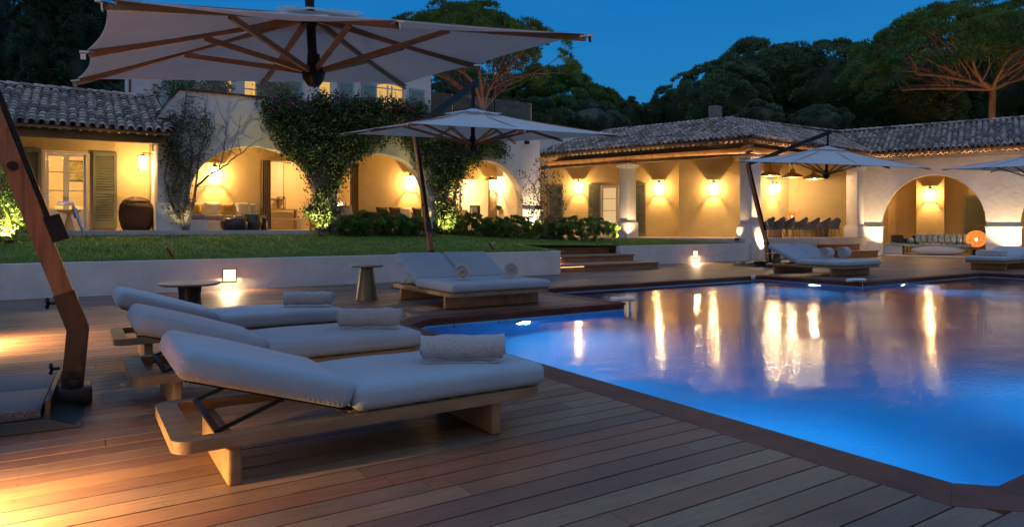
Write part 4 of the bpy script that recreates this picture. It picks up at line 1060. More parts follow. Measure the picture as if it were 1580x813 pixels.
# ---------------------------------------------------------------- arched wing at the right
AW = thing('arched_wing', 'white rendered arched wing with tiled roof at the right', 'building', (33, 18.4, 0)); O = Vector((33, 18.4, 0))
W0 = Vector((32.97,18.45)); W1 = Vector((35.2,12.7)); wu = (W1-W0).normalized(); wn = Vector((-wu.y, wu.x))
WS = W0-wu*.52; WE = W0+wu*12.3
def wing():
    P = lambda s, q: (W0.x+wu.x*s+wn.x*q, W0.y+wu.y*s+wn.y*q)
    b = MB(); k = .52; wall(b, WS, WE, .5, 0, 4.98, [(.6+k, 4.78+k, 0, 1.5, 3.87), (6.03+k, 10.2+k, 0, 1.5, 3.87)], step=.6); b.build('arch_wall', 'plaster', AW)
    ang = math.atan2(wu.y, wu.x)
    for s0, s1 in ((-.52,.6),(4.78,6.03),(10.2,12.3)):
        b = MB(); band = MB(); c = P((s0+s1)/2, .21); b.box((c[0], c[1], .66), (s1-s0+.04, .56, 1.32), ang)
        band.box((c[0], c[1], 1.39), (s1-s0+.14, .66, .06), ang); band.box((c[0], c[1], 1.445), (s1-s0+.08, .60, .05), ang)
        b.build('pillar_plinth', 'plaster', AW); band.build('pillar_band', 'plaster', AW)
    b = MB(); wall(b, P(-.9, 3.6), P(12.3, 3.6), .2, 0, 4.7); a0 = P(1.77, 3.25); 
    c = P(2.38, 3.36); b.box((c[0], c[1], 2.2), (1.22, .46, 4.4), ang); c = P(-.15, 2.0); b.box((c[0], c[1], 2.2), (.2, 3.1, 4.4), ang); c = P(5.4, 3.0); b.box((c[0], c[1], 2.2), (.25, 1.1, 4.4), ang); c = P(12.2, 2.05); b.box((c[0], c[1], 2.2), (.2, 3.0, 4.4), ang)
    c = P(.25, 3.42); b.box((c[0], c[1], 2.2), (.5, .33, 4.4), ang)
    b.build('inner_wall', 'ochre', AW)
    b = MB(); c = P(5.7, 2.05); b.box((c[0], c[1], 4.55), (12.9, 3.05, .1), ang); b.build('ceiling', 'ochre', AW)
    shutter(AW, P(3.80, 3.52), P(4.75, 3.52), .15, 2.98)
    b = MB(); c = P(5.7, 1.5); b.box((c[0], c[1], .025), (13.2, 5.0, .05), ang); b.build('floor_slab', 'stone', AW)
    tile_roof('tiled_roof', AW, E2, E3, Wr, [E2, E3, Wr, Cr], seed=14); ridge_tiles(AW, Cr, Wr)
    genoise('eave_tiles', AW, (32.52,18.0,4.86), (36.95,6.7,4.86), (-.93,-.36,0), rows=2)
    m = MB(); m.add([Cr, (37.6,22.6,4.9), (43.5,10.5,4.9), Wr], [(0,1,2,3)]); m.build('back_roof', 'tile', AW)
    for s0, s1 in ((-.52,.6),(4.78,6.03)):
        b = MB(); c = P((s0+s1)/2, -.10); b.box((c[0], c[1], 1.352), (s1-s0+.02, .02, .012), ang); b.build('led_strip', 'ledstrip', AW)
        light('band_light', 'AREA', (*P((s0+s1)/2, -.13), 1.345), 15, WARM2, AW, size=s1-s0, size_y=.03, aim=(wn.x*.12, wn.y*.12, -1))
    l = P(2.38, 3.13); return l
LP_ = []
sub_parent(lambda: LP_.append(wing()), AW, O)
lantern(LP_[0][0], LP_[0][1], 3.1, (-wn.x, -wn.y), 'lit wall lantern inside the big arch of the right wing')
l2 = W0+wu*8.5+wn*3.6; lantern(l2.x, l2.y, 3.1, (-wn.x, -wn.y), 'wall lantern inside the second arch, at the right edge')
# band lights were parented with world positions: orient with the wing
for o in bpy.data.objects:
    if o.type == 'LIGHT' and o.name.startswith('band_light'):
        d = Vector((wn.x*.12, wn.y*.12, -1)); z = -d.normalized(); x = Vector((wu.x, wu.y, 0)); y = z.cross(x).normalized(); o.rotation_euler = Matrix((x, y, z)).transposed().to_euler()
# ---- LED strips on the eave beams, washing the tile ends
def eave_led(parent, O, a, b_, out, en):
    a, b_ = Vector(a), Vector(b_); m = MB(); m.bar(a, b_, .02, .012); m.v = [(v[0]-O.x, v[1]-O.y, v[2]-O.z) for v in m.v]; m.build('led_housing', 'fixture', parent)
    n = max(1, int((b_-a).length/3.4)); u = (b_-a).normalized(); L_ = (b_-a).length/n
    for k in range(n):
        c = a+u*(L_*(k+.5)); o = light('eave_light', 'AREA', c-O+Vector((0,0,.02)), en*L_, WARM, parent, size=L_, size_y=.03)
        z = -(Vector(out)*.55+Vector((0,0,1))).normalized(); x = u; y = z.cross(x).normalized(); x = y.cross(z); o.rotation_euler = Matrix((x, y, z)).transposed().to_euler()
eave_led(PV, Vector((25,21,0)), (23.75,18.30,4.50), (32.1,18.60,4.50), (0,-1,0), 7)
eave_led(PV, Vector((25,21,0)), (23.80,18.60,4.50), (20.2,28.8,4.50), (-.94,-.34,0), 7)
eave_led(AW, Vector((33,18.4,0)), (32.62,18.0,4.62), (36.75,7.4,4.62), (-.93,-.36,0), 9)
# ---- in-ground uplights
def uplight(x, y, z, en, lab, aim=(0,0,1), spot=80, col=WARM, r=.04):
    t = thing('uplight', lab, 'uplight', (x, y, z), 0, 'small ground uplights')
    b = MB(); b.lathe([(0,-.06),(.09,-.06),(.10,0),(.085,.018),(.07,.018),(.07,.008),(0,.008)], seg=16); b.build('housing', 'fixture', t)
    b = MB(); b.lathe([(0,.009),(.066,.009),(.06,.014),(0,.015)], seg=16); b.build('lens', 'lit', t)
    light('uplight_lamp', 'SPOT', (0,0,.07), en*4, col, t, radius=r, aim=aim, spot=spot, blend=.8)
uplight(24.2, 17.78, .0, 330, 'bright uplight at the foot of the corner column by the short white wall', (0,.16,1), 60, WARM2)
uplight(18.9, 20.75, .76, 110, 'uplight at the right end of the large pale shrub', (-.1,.5,1), 120, (1,.75,.3))
uplight(21.55, 23.3, .80, 60, 'uplight at the foot of the second column beside the pale shrub', (.35,.3,1), 90, WARM2)
uplight(23.45, 18.75, .91, 14, 'uplight on the pavilion floor left of the corner column', (.5,0,1), 70, WARM2)
uplight(2.75, 22.4, 1.12, 8, 'uplight in the grass under the bare vine', (0,.25,1), 100, (1,.75,.35))
uplight(6.75, 22.0, 1.12, 110, 'uplight in the grass under the first bougainvillea', (.02,.32,1), 110, (1,.80,.30))
uplight(11.45, 22.0, 1.10, 110, 'uplight in the grass under the second bougainvillea', (.02,.32,1), 110, (1,.80,.30))
uplight(15.6, 22.4, 1.10, 120, 'uplight behind the shrubs at the last arch pillar', (.1,.3,1), 110, WARM2)
uplight(-1.35, 20.3, 1.05, 130, 'uplight under the climber at the far left of the lawn', (-.25,.2,1), 120, (1,.78,.32))
uplight(34.25, 12.7, .055, 150, 'added unseen uplight brightening the wall at the second wing pillar behind the lounger', (.35,.3,1), 90, WARM2)  # added lamp, put here to warm and brighten the arched wall
uplight(32.5, 17.5, .05, 170, 'uplight at the inner corner of the first wing pillar', (.35,.4,1), 60, WARM2)

uplight(50.6, 19.6, -.06, 800, 'uplight on the ground under the big pine behind the right wing', (.25,.12,1), 80, (1.,.45,.16))
uplight(26.6, 40.2, -.06, 800, 'uplight under the umbrella pine behind the main house', (0,.2,1), 62, (1.,.42,.14))
# ================================================================ VEGETATION
def V3(l): return [Vector(p) for p in l]
def branchy(b, p, q, r0, r1, rs, bend=.12, seg=7, n=6):
    p, q = Vector(p), Vector(q); L_ = (q-p).length; o = Vector((rs.uniform(-1,1), rs.uniform(-1,1), rs.uniform(-.4,1)))*L_*bend
    pts = [p.lerp(q, i/n)+o*math.sin(PI*i/n)*(1+.25*rs.uniform(-1,1)) for i in range(n+1)]; pts[0] = p; pts[-1] = q
    b.tube(pts, [r0+(r1-r0)*i/n for i in range(n+1)], seg, cap=False); return pts
def umbrella_pine(lab, base, fork, C, R, h, seed, nclump=330, per=150, lsize=.30, group='umbrella pines behind the houses', trunks=1, tr=.34, sq=1., nb=34):
    """base, fork 3-D points; C centre of the crown's flat underside; R radius; h dome height"""
    rs = random.Random(seed); o = Vector(base); t = thing('umbrella_pine', lab, 'tree', base, 0, group)
    b = MB(); base_, fork_ = Vector((0,0,0)), Vector(fork)-o; Cr_ = Vector(C)-o
    branchy(b, base_, fork_, tr, tr*.72, rs, .05, 10)
    cl = []; dl = []
    for k in range(nclump):
        a = rs.uniform(0, 2*PI); r = math.sqrt(rs.random()); edge = 1+.13*math.sin(3*a+seed)+.09*math.sin(7*a+2*seed)+.06*math.sin(12*a)
        z = h*math.sqrt(max(0, 1-r*r))*(rs.uniform(.72, 1.) if rs.random() < .80 else rs.uniform(.25, .7))
        z += h*.10*math.sin(r*9+a*3+seed)
        cl.append((Cr_.x+math.cos(a)*r*R*edge, Cr_.y+math.sin(a)*r*R*sq*edge, Cr_.z+z-.15*h*r)); dl.append((math.cos(a)*r*1.1, math.sin(a)*r*1.1, .75))
    mains = []
    for k in range(7):
        a = 2*PI*k/7+rs.uniform(-.3,.3); q = Cr_+Vector((math.cos(a)*R*.52, math.sin(a)*R*.52*sq, rs.uniform(-.12,.12)*h)); pts = branchy(b, fork_, q, tr*.5, tr*.26, rs, .10, 8); mains.append(pts)
    for k in range(nb*2):
        c = Vector(rs.choice(cl)); m = min(mains, key=lambda p: (p[-1]-c).length); st = m[rs.choice([2,3,4,5,6])]
        branchy(b, st, c-Vector((0,0,.3)), tr*.17, .03, rs, .13, 5)
    b.build('trunk', 'bark', t)
    puffs('crown', cl, dl, R*.125, per, lsize*.85, 'pine', t, aspect=.30, flat=.62)
    return t
def leafy_tree(lab, base, C, r, seed, mat='pinedark', nclump=420, per=60, lsize=.32, name='broadleaf_tree', group=None, trunk_r=.3, cs=.085, aspect=.55):
    rs = random.Random(seed); o = Vector(base); t = thing(name, lab, 'tree', base, 0, group); C = Vector(C)-o
    b = MB(); branchy(b, (0,0,0), C-Vector((0,0,r[2]*.4)), trunk_r, trunk_r*.5, rs, .04, 8)
    for k in range(9):
        a = rs.uniform(0, 2*PI); branchy(b, (C.x, C.y, C.z-r[2]*.5), C+Vector((math.cos(a)*r[0]*.6, math.sin(a)*r[1]*.6, rs.uniform(-.1,.6)*r[2])), trunk_r*.4, .05, rs, .1, 6)
    b.build('trunk', 'bark', t)
    cl = []; dl = []; lob = [(rs.gauss(0,1), rs.gauss(0,1), abs(rs.gauss(0,1))) for _ in range(9)]; lob = [Vector(l).normalized() for l in lob]
    for k in range(nclump):
        d = Vector((rs.gauss(0,1), rs.gauss(0,1), rs.gauss(.25,1))).normalized(); bul = 1+.16*max(0, max(d.dot(l) for l in lob)**8-.25)*1.6-.06
        f = bul*(rs.uniform(.84, 1.0) if rs.random() < .8 else rs.uniform(.4,.85))
        cl.append((C.x+d.x*r[0]*f, C.y+d.y*r[1]*f, C.z+d.z*r[2]*f)); dl.append((d.x, d.y, d.z+.35))
    m = (r[0]+r[1]+r[2])/3
    crown = puffs('crown', cl, dl, m*.15+.12, per, lsize*.8, mat, t, aspect=.45, flat=.8)
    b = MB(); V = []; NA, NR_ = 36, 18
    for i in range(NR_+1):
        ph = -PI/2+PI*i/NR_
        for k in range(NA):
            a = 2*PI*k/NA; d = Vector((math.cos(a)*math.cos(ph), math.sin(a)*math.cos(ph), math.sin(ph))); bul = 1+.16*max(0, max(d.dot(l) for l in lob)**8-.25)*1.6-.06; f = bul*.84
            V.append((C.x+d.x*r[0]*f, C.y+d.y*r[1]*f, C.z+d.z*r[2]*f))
    b.add(V, [(i*NA+k, i*NA+(k+1) % NA, (i+1)*NA+(k+1) % NA, (i+1)*NA+k) for i in range(NR_) for k in range(NA)], .1, True); b.build('dark_crown_core', mat, crown)  # solid core tinted dark, standing in for shade deep in the crown
    return t
def at3(px, py, d): return Vector(atd(px, py, d))
# pines
p = at3(770,215,50); f = at3(745,168,50)
umbrella_pine('umbrella pine with lamp lit branches behind the main house and the big umbrella', (p.x,p.y,-.08), tuple(f), tuple(at3(722,108,51)), 6.7, 4.4, 3, nclump=430, lsize=.30, nb=44, tr=.30)
p = at3(842,215,66); f = at3(845,178,66)
umbrella_pine('wide umbrella pine with a dome crown between the main house and the pavilion roof', (p.x,p.y,-.08), tuple(f), tuple(at3(850,176,67)), 6.6, 4.1, 8, nclump=480, lsize=.34)
p = at3(1541,215,47); f = at3(1532,138,47)
umbrella_pine('big umbrella pine with spreading orange limbs above the right wing', (p.x,p.y,-.08), tuple(f), tuple(at3(1478,117,48)), 6.9, 4.5, 5, nclump=620, lsize=.28, nb=46, tr=.29)
p = at3(1625,215,56); umbrella_pine('umbrella pine partly cut off at the top right corner', (p.x,p.y,-.08), tuple(at3(1610,110,56)), tuple(at3(1620,72,57)), 7.0, 4.6, 6, nclump=300)
# dense trees
GT = 'dense dark trees beyond the pavilion and wing'
for (px, py, d, rx, rz, s, lab, mat) in (
    (1105,178,62,5.0,4.2,21,'dense round tree left in the group beyond the pavilion roof, next to the chimney','pinedark'),
    (1195,158,66,6.6,5.2,22,'tallest dense dark tree in the group beyond the pavilion roof','pinedark'),
    (1290,165,63,6.0,5.0,23,'dense dark tree beyond the joint of the pavilion and wing roofs','pinedark'),
    (1385,168,60,5.6,3.9,24,'dark tree in the gap below the big pine crown','pinedark'),
    (1470,172,64,6.2,4.2,25,'dark tree behind the limbs of the big pine','pinedark'),
    (1575,160,66,7.0,5.2,26,'dark tree behind the pines at the right edge','pinedark'),
    (1030,196,74,4.6,2.2,27,'low bushy tree beyond the left slope of the pavilion roof','pinedark'),
    (962,192,70,3.0,2.4,28,'small loose tree just right of the dome crowned pine','pinedark'),
    (905,196,60,3.4,1.9,29,'pale grey green tree under the edge of the dome crowned pine','silver'),
    (820,205,62,5.5,2.6,30,'dark tree under the dome crowned pine','pinedark'),
    (715,185,64,4.6,4.0,31,'dark tree beyond the main house gable, below the lit pine branches','pinedark'),
    (1172,188,50,1.6,1.2,32,'small silver olive tree peeping over the pavilion ridge','silver'),
    (1262,192,50,2.0,1.1,33,'silver olive tree peeping over the dip between the tiled roofs','silver')):
    c = at3(px, py, d); leafy_tree(lab, (c.x, c.y, -.08), tuple(c), (rx, rx, rz), s, mat, nclump=int(80+rx*rx*9), per=190, lsize=.30 if mat == 'pinedark' else .2, group=GT if rx > 3.9 else None, trunk_r=.3)
# cypresses at the left
for (px, d, w_, top, s, lab) in ((-20,42,2.6,-120,41,'broad dark cypress at the far left edge behind the mast'),(62,40,1.75,-60,42,'second cypress from the left behind the guest wing roof'),(118,41,1.8,-70,43,'third cypress from the left behind the guest wing roof'),(168,43,1.6,-20,44,'fourth cypress behind the guest wing, beside the umbrella edge')):
    c = at3(px, 200, d); zt = EYE+d*(HY-top)/FOC; t = thing('cypress', lab, 'tree', (c.x, c.y, -.08), 0, 'cypresses behind the guest wing'); rs = random.Random(s)
    b = MB(); b.tube([(0,0,0),(0,0,zt*.9)], [.25,.05], 8); b.build('trunk', 'bark', t)
    cl = []
    for k in range(560):
        z = rs.uniform(.4, zt); f = (1-(z/zt)**2.2)**.6*w_*rs.uniform(.7,1.05)*(1+.15*math.sin(z*2+s)); a = rs.uniform(0, 2*PI); cl.append((math.cos(a)*f, math.sin(a)*f, z))
    crown = puffs('crown', cl, np.array(cl)*np.array([1,1,0])+np.array([0,0,1.2]), .34, 75, .26, 'cypress', t, aspect=.35, flat=1.5)
    b = MB(); b.lathe([(0,.3)]+[((1-(z/zt)**2.2)**.6*w_*.78, z) for z in np.linspace(.3, zt*.99, 12)]+[(0,zt*.99)], seg=18, tint=.1); b.build('dark_crown_core', 'cypress', crown)  # solid cone, darkened to give the shaded inside of the cypress
for (px, py, d, rx, rz, s, lab) in ((235,190,40,3.2,2.6,45,'dark hedge tree behind the guest wing ridge'),(290,168,42,3.6,2.6,46,'dark tree behind the stair block of the main house')):
    c = at3(px, py, d); leafy_tree(lab, (c.x, c.y, -.08), tuple(c), (rx, rx, rz), s, 'cypress', nclump=170, per=55, lsize=.28)
# shrubs along the arcade
SG = 'round green shrubs along the arcade'
def shrub(px0, px1, top, y, lab, seed, mat='leaf', n=3200, ls=.075, base=None):
    a = ony(px0, top, y); b_ = ony(px1, top, y); cx_, r = (a[0]+b_[0])/2, (b_[0]-a[0])/2; gz = lawn_z(cx_, y) if base is None else base; zt = (a[2]+b_[2])/2; h = zt-gz
    t = thing('shrub', lab, 'shrub', (cx_, y, gz), 0, SG if mat == 'leaf' else None); rs = random.Random(seed)
    b = MB()
    for k in range(7): an = rs.uniform(0, 2*PI); b.tube([(0,0,-.03),(math.cos(an)*r*.35,math.sin(an)*r*.3,h*.7)], [.018,.008], 5)
    b.build('stems', 'vine', t)
    cl = []; dl = []
    for k in range(170):
        d = Vector((rs.gauss(0,1), rs.gauss(0,1), rs.gauss(.2,.8))).normalized(); f = rs.uniform(.7,1.)*(1+.12*math.sin(d.x*6+seed)+.1*math.sin(d.z*9))
        cl.append((d.x*r*f, d.y*min(r,.7)*f, max(.05, h*.46+d.z*h*.46*f))); dl.append((d.x, d.y, d.z+.4))
    puffs('foliage', cl, dl, .115, n//50, ls*.85, mat, t, aspect=.55, flat=.8); return t
for k, (a, b_, tp, lab) in enumerate(((522,566,334,'dark shrub just right of the first bougainvillea foot'),(545,603,327,'round shrub in front of the middle arch, third from its left neighbour bougainvillea'),(590,632,334,'dark shrub left of the umbrella mast before the middle arch'),(622,668,336,'dark shrub right behind the umbrella mast'),(700,752,331,'tall shrub to the right of the second bougainvillea foot'),(745,782,337,'low shrub under the kitchen opening'),(775,820,334,'round dark shrub in front of the third arch, under the wall lantern'),(818,868,344,'low dark shrub at the last arch pillar'))):
    shrub(a, b_, tp, 21.9+.25*math.sin(k*2), lab, 60+k)
M['leafpale'] = pmat('pale_shrub_leaf', (.20,.31,.075), .5, .25, 3., 0, tint=.5, trans=.25)
t = shrub(852, 948, 335, 21.4, 'large pale green round shrub left of the second pavilion column', 80, 'leafpale', 7500, .085)
# leaf cloud filling a photographed outline on the wall, 0.1 to 0.6 m thick
def pts_in(poly, n, y0, y1, rs):
    out = []
    x0, x1 = min(p[0] for p in poly), max(p[0] for p in poly); z0, z1 = min(p[1] for p in poly), max(p[1] for p in poly)
    while len(out) < n:
        px, py = rs.uniform(x0, x1), rs.uniform(z0, z1)
        if in_poly(px, py, poly): out.append(ony(px, py, rs.uniform(y0, y1)))
    return out
def climber(name, lab, base, poly, ncl, per, y0, y1, stems, seed, mat='leafb', ls=.10, petals=0, ptop=None, group=None, cs=.13, cat='climbing plant', barkr=.05):
    rs = random.Random(seed); t = thing(name, lab, cat, base, 0, group); o = Vector(base)
    C_ = np.array(pts_in(poly, ncl, y0, y1, rs)) if ncl else np.zeros((0,3))
    if ncl:
        P = clumps(C_, per, cs)-np.array(o); leafmesh('foliage', P, ls, mat, t, up=.2, aspect=.55)
    if petals:
        C2 = np.array(pts_in(ptop, petals//9, y0-.12, y0+.05, rs)); P = clumps(C2, 9, .10)-np.array(o); leafmesh('blossoms', P, .075, 'petal', t, aspect=.8)
    b = MB()
    for st in stems:
        pts = [Vector(ony(px, py, yy))-o for (px, py, yy) in st[0]]
        fine = []
        for i in range(len(pts)-1):
            for k in range(4): fine.append(pts[i].lerp(pts[i+1], k/4)+Vector((rs.uniform(-1,1), rs.uniform(-.4,.4), rs.uniform(-1,1)))*.025*(1 if k or i else 0))
        fine.append(pts[-1]); n = len(fine); b.tube(fine, [st[1]*(1-.75*i/(n-1)) for i in range(n)], 6)
        if len(st) > 2:      # side twigs
            for k in range(st[2]):
                i = rs.randrange(n//4, n); q = fine[i]; a = rs.uniform(.1, PI-.1); Ls = rs.uniform(.25, .8); pr = [q]
                for m in range(4): a += rs.uniform(-.35,.35); pr.append(pr[-1]+Vector((math.cos(a)*Ls/4, rs.uniform(-.04,.03), math.sin(a)*Ls/4)))
                b.tube(pr, [.013,.010,.008,.006,.004], 5)
                if rs.random() < .6:
                    pr2 = [pr[2]]; a2 = a+rs.choice([-.8,.8])
                    for m in range(3): a2 += rs.uniform(-.3,.3); pr2.append(pr2[-1]+Vector((math.cos(a2)*Ls/6, rs.uniform(-.03,.02), math.sin(a2)*Ls/6)))
                    b.tube(pr2, [.008,.006,.005,.003], 4)
    b.build('stem', 'vine', t); return t
q = ony(494, 356, 22.6)
B1 = [(402,156),(440,149),(470,156),(500,148),(545,152),(592,156),(603,190),(592,222),(566,236),(545,250),(532,272),(522,296),(520,330),(516,352),(480,355),(478,330),(484,300),(474,272),(446,244),(430,212),(410,186)]
climber('bougainvillea', 'big bougainvillea with magenta bracts climbing between the first and middle arches', (q[0],22.6,1.1), B1, 330, 70, 22.35, 22.85,
  [([(494,357,22.7),(492,320,22.8),(500,285,22.8),(480,245,22.8),(450,200,22.85)],.06,6),([(500,357,22.7),(505,320,22.8),(515,280,22.8),(545,240,22.8),(575,200,22.85)],.05,6),([(497,357,22.7),(500,300,22.8),(505,240,22.8),(510,180,22.85)],.045,5)], 90, petals=260, ptop=[(405,150),(470,146),(595,150),(600,172),(540,172),(470,180),(415,180)], group='bougainvilleas on the arcade')
q = ony(690, 356, 22.6)
B2 = [(596,158),(640,160),(668,166),(690,200),(745,205),(786,214),(782,236),(748,246),(728,258),(712,276),(706,300),(704,352),(676,357),(672,325),(674,295),(664,272),(648,250),(640,232),(600,214)]
climber('bougainvillea', 'second bougainvillea climbing between the middle and third arches, behind the umbrella canopy', (q[0],22.6,1.1), B2, 300, 66, 22.35, 22.85,
  [([(690,357,22.7),(688,315,22.8),(680,280,22.8),(660,245,22.8),(620,200,22.85)],.06,6),([(694,357,22.7),(700,310,22.8),(712,262,22.8),(750,228,22.8)],.05,6)], 91, petals=180, ptop=[(596,160),(640,160),(668,168),(690,190),(640,200),(600,190)], group='bougainvilleas on the arcade')
q = ony(284, 358, 22.7)
climber('bare_vine', 'leafless twisting vine climbing the white pillar left of the first arch', (q[0],22.7,1.12), [(256,160),(308,148),(330,200),(318,240),(296,300),(292,345),(268,345),(254,290),(250,230)], 190, 20, 22.7, 22.88,
  [([(286,358,22.85),(279,330,22.86),(268,300,22.85),(276,262,22.86),(272,220,22.87),(284,180,22.88),(288,140,22.88)],.055,14),
   ([(289,358,22.85),(296,325,22.86),(302,290,22.86),(322,270,22.86),(345,258,22.87),(366,240,22.88),(388,224,22.88)],.05,9),
   ([(338,262,22.86),(346,232,22.87),(348,205,22.88),(354,178,22.88)],.022,5),([(282,345,22.85),(262,310,22.85),(254,270,22.86),(264,228,22.87),(258,190,22.88)],.04,12),
   ([(300,300,22.86),(306,250,22.87),(318,205,22.88),(316,160,22.88)],.03,10),([(284,330,22.84),(292,280,22.85),(296,235,22.86),(292,190,22.87)],.035,12),([(276,262,22.86),(262,232,22.87),(276,190,22.88)],.025,8),([(272,300,22.84),(290,262,22.84),(312,228,22.86),(334,200,22.87)],.022,8),
   ([(352,240,22.88),(366,205,22.88),(384,180,22.88),(408,168,22.88)],.013,3)], 92, mat='olive', ls=.07, cs=.09)
q = ony(838, 350, 21.6)
climber('climbing_shrub', 'slender loose climber in front of the last arch pillar and pavilion eave', (q[0],21.6,.95), [(828,238),(848,250),(862,270),(868,310),(866,345),(826,350),(812,330),(806,305),(798,268),(812,262),(826,292),(832,262)], 95, 17, 21.4, 21.8,
  [([(838,352,21.6),(834,320,21.6),(822,285,21.6),(806,262,21.6)],.025,7),([(842,352,21.6),(846,310,21.6),(840,270,21.6),(846,232,21.6)],.025,8),([(848,352,21.6),(858,320,21.6),(864,285,21.6)],.018,6)], 93, mat='olive', ls=.085, cs=.10)
q = ony(10, 365, 20.6)
climber('climbing_shrub', 'lamp lit climber at the left edge of the lawn beside the porch', (q[0],20.6,1.0), [(-60,230),(20,250),(38,285),(44,330),(46,362),(-60,368)], 150, 50, 20.3, 21.2,
  [([(0,368,20.8),(6,330,20.8),(2,290,20.8),(12,262,20.8)],.03,8),([(25,366,20.8),(28,330,20.8),(30,300,20.8)],.02,6),([(15,366,20.8),(20,330,20.8),(16,300,20.8)],.02,6)], 94, mat='leafpale', ls=.085, cs=.12)
q = ony(40, 195, 22.0)
# plants on the balcony
for (px, py, d, r, s, lab) in ((285,138,25.,.75,101,'dark potted tree on the balcony at the left behind the parapet'),(330,134,25.4,.55,102,'dark potted plant on the balcony behind the glass, second from the left'),(428,142,26.4,.7,103,'dark bushy plant on the balcony above the first arch')):
    c = at3(px, py, d); t = thing('potted_plant', lab, 'potted plant', (c.x, c.y, 4.72), 0, 'potted plants on the balcony'); h = c.z-4.72
    b = MB(); b.lathe([(0,0),(.18,0),(.24,.42),(.22,.44),(.20,.40),(0,.38)], seg=20); b.build('pot', 'darkceramic', t)
    b = MB(); b.tube([(0,0,.35),(0,0,h)], .03, 6); b.build('stem', 'vine', t)
    rs = random.Random(s); cl = [(rs.gauss(0,r*.5), rs.gauss(0,r*.5), h+rs.gauss(0,r*.38)) for _ in range(60)]; leafmesh('foliage', clumps(cl, 26, .10), .16, 'pinedark', t, aspect=.35)
# red flowering plants at the lawn edge
for (px, py, s, lab) in ((265,398,1,'small red tipped plant at the lawn edge above the recessed wall lamp'),(760,386,2,'small red tipped plant at the lawn edge above the middle daybed')):
    q = ony(px, py, 16.3); t = thing('flower', lab, 'flower', (q[0], 16.3, .66), 0, 'red tipped plants at the lawn edge'); rs = random.Random(s); b = MB()
    for k in range(3): b.tube([(0,0,0),(-.04*k-.02,0,.12),(-.10-.03*k,.01,.22+.03*k)], [.008,.006,.004], 5)
    b.build('stem', 'vine', t); b = MB()
    for k in range(4): b.rbox((-.08+.03*k, rs.uniform(-.02,.02), .10+.05*(3-k)*.9), (.05,.05,.09), .02, 2, Matrix.Rotation(-.5, 3, 'Y'))
    b.build('bloom', 'redleaf', t)
# ================================================================ PORCH AND TERRACE FURNITURE
def tri_pillow(loc, rz, tilt, s, mat, lab, group='scatter cushions on the built in sofa'):
    b = MB(); bm_ = bmesh.new(); bmesh.ops.create_grid(bm_, x_segments=8, y_segments=8, size=.5)
    V = []; F_ = []
    for side in (1, -1):
        o = len(V)
        for j in range(9):
            for i in range(9):
                x, y = i/4-1, j/4-1; e = (1-x**4)*(1-y**4); pinch = 1-.10*(1-abs(x*y))*0-.07*((1-abs(x))*abs(y)**3+(1-abs(y))*abs(x)**3)
                V.append((x*s/2*pinch, side*.075*(max(0,e)**.6), y*s/2*pinch))
        F_ += [((o+j*9+i, o+j*9+i+1, o+(j+1)*9+i+1, o+(j+1)*9+i)[::side]) for j in range(8) for i in range(8)]
    bm_.free(); b.add(V, F_, .5, True); o = b.build('cushion', mat); o.rotation_euler = (math.radians(tilt), 0, rz); o.location = (loc[0], loc[1], loc[2]+s*.47); return tag(o, lab, 'cushion', group)
b = MB(); V = []; F_ = []
prof = [(.0,0),(.36,0),(.42,.12),(.47,.35),(.49,.55),(.45,.80),(.32,.98),(.12,1.06),(0,1.07)]
b.lathe(prof, seg=30)
o = b.build('wicker_basket', 'rattan'); o.location = (1.62, 24.55, FZ); tag(o, 'big dark round wicker basket on the far left porch under a wall lantern', 'basket')
b = MB()
for k in range(26):
    a = 2*PI*k/26; 
    for z0, z1 in ((.0,1.05),): 
        pts = [((r+.006)*math.cos(a), (r+.006)*math.sin(a), z) for r, z in prof[1:-1]]; b.tube(pts, .011, 5)
for z, r in ((.15,.435),(.35,.478),(.55,.498),(.75,.468),(.92,.385)): b.tube([(r*math.cos(a), r*math.sin(a), z) for a in np.linspace(0, 2*PI, 31)], .013, 5)
wk = b.build('woven_ribs', 'rattan', o)
side_table((-.17, 24.0, FZ), .31, .60, 'brass coloured goblet shaped side table on the far left porch before the glazed door', 'goblet')
r = thing('picture', 'framed landscape painting on the bedroom wall seen through the glazed door', 'picture', (0,0,0)); q = ony(117, 264, 29.75); r.location = (q[0], 29.76, q[2])
b = MB(); 
for (x0,x1,z0,z1) in ((-.30,.30,.34,.38),(-.30,.30,-.38,-.34),(-.30,-.26,-.34,.34),(.26,.30,-.34,.34)): b.bb((x0,-.03,z0),(x1,.01,z1))
b.build('frame', 'black', r); b = MB(); b.bb((-.26,-.012,-.34),(.26,.005,.34)); b.build('canvas', 'wallart', r)
r = thing('bed', 'bed with a brown cover seen through the glazed door of the guest wing', 'bed', (-.2, 28., FZ)); b = MB(); b.rbox((0,0,.3),(2.2,1.9,.35),.06,3); b.build('base', 'curtain', r); b = MB(); b.rbox((0,0,.56),(2.24,1.94,.2),.09,4,puff=.03); b.build('duvet', 'curtain', r); b = MB(); b.rbox((0,.72,.74),(.9,.4,.18),.08,4,puff=.02); b.build('pillow', 'pillowwhite', r)
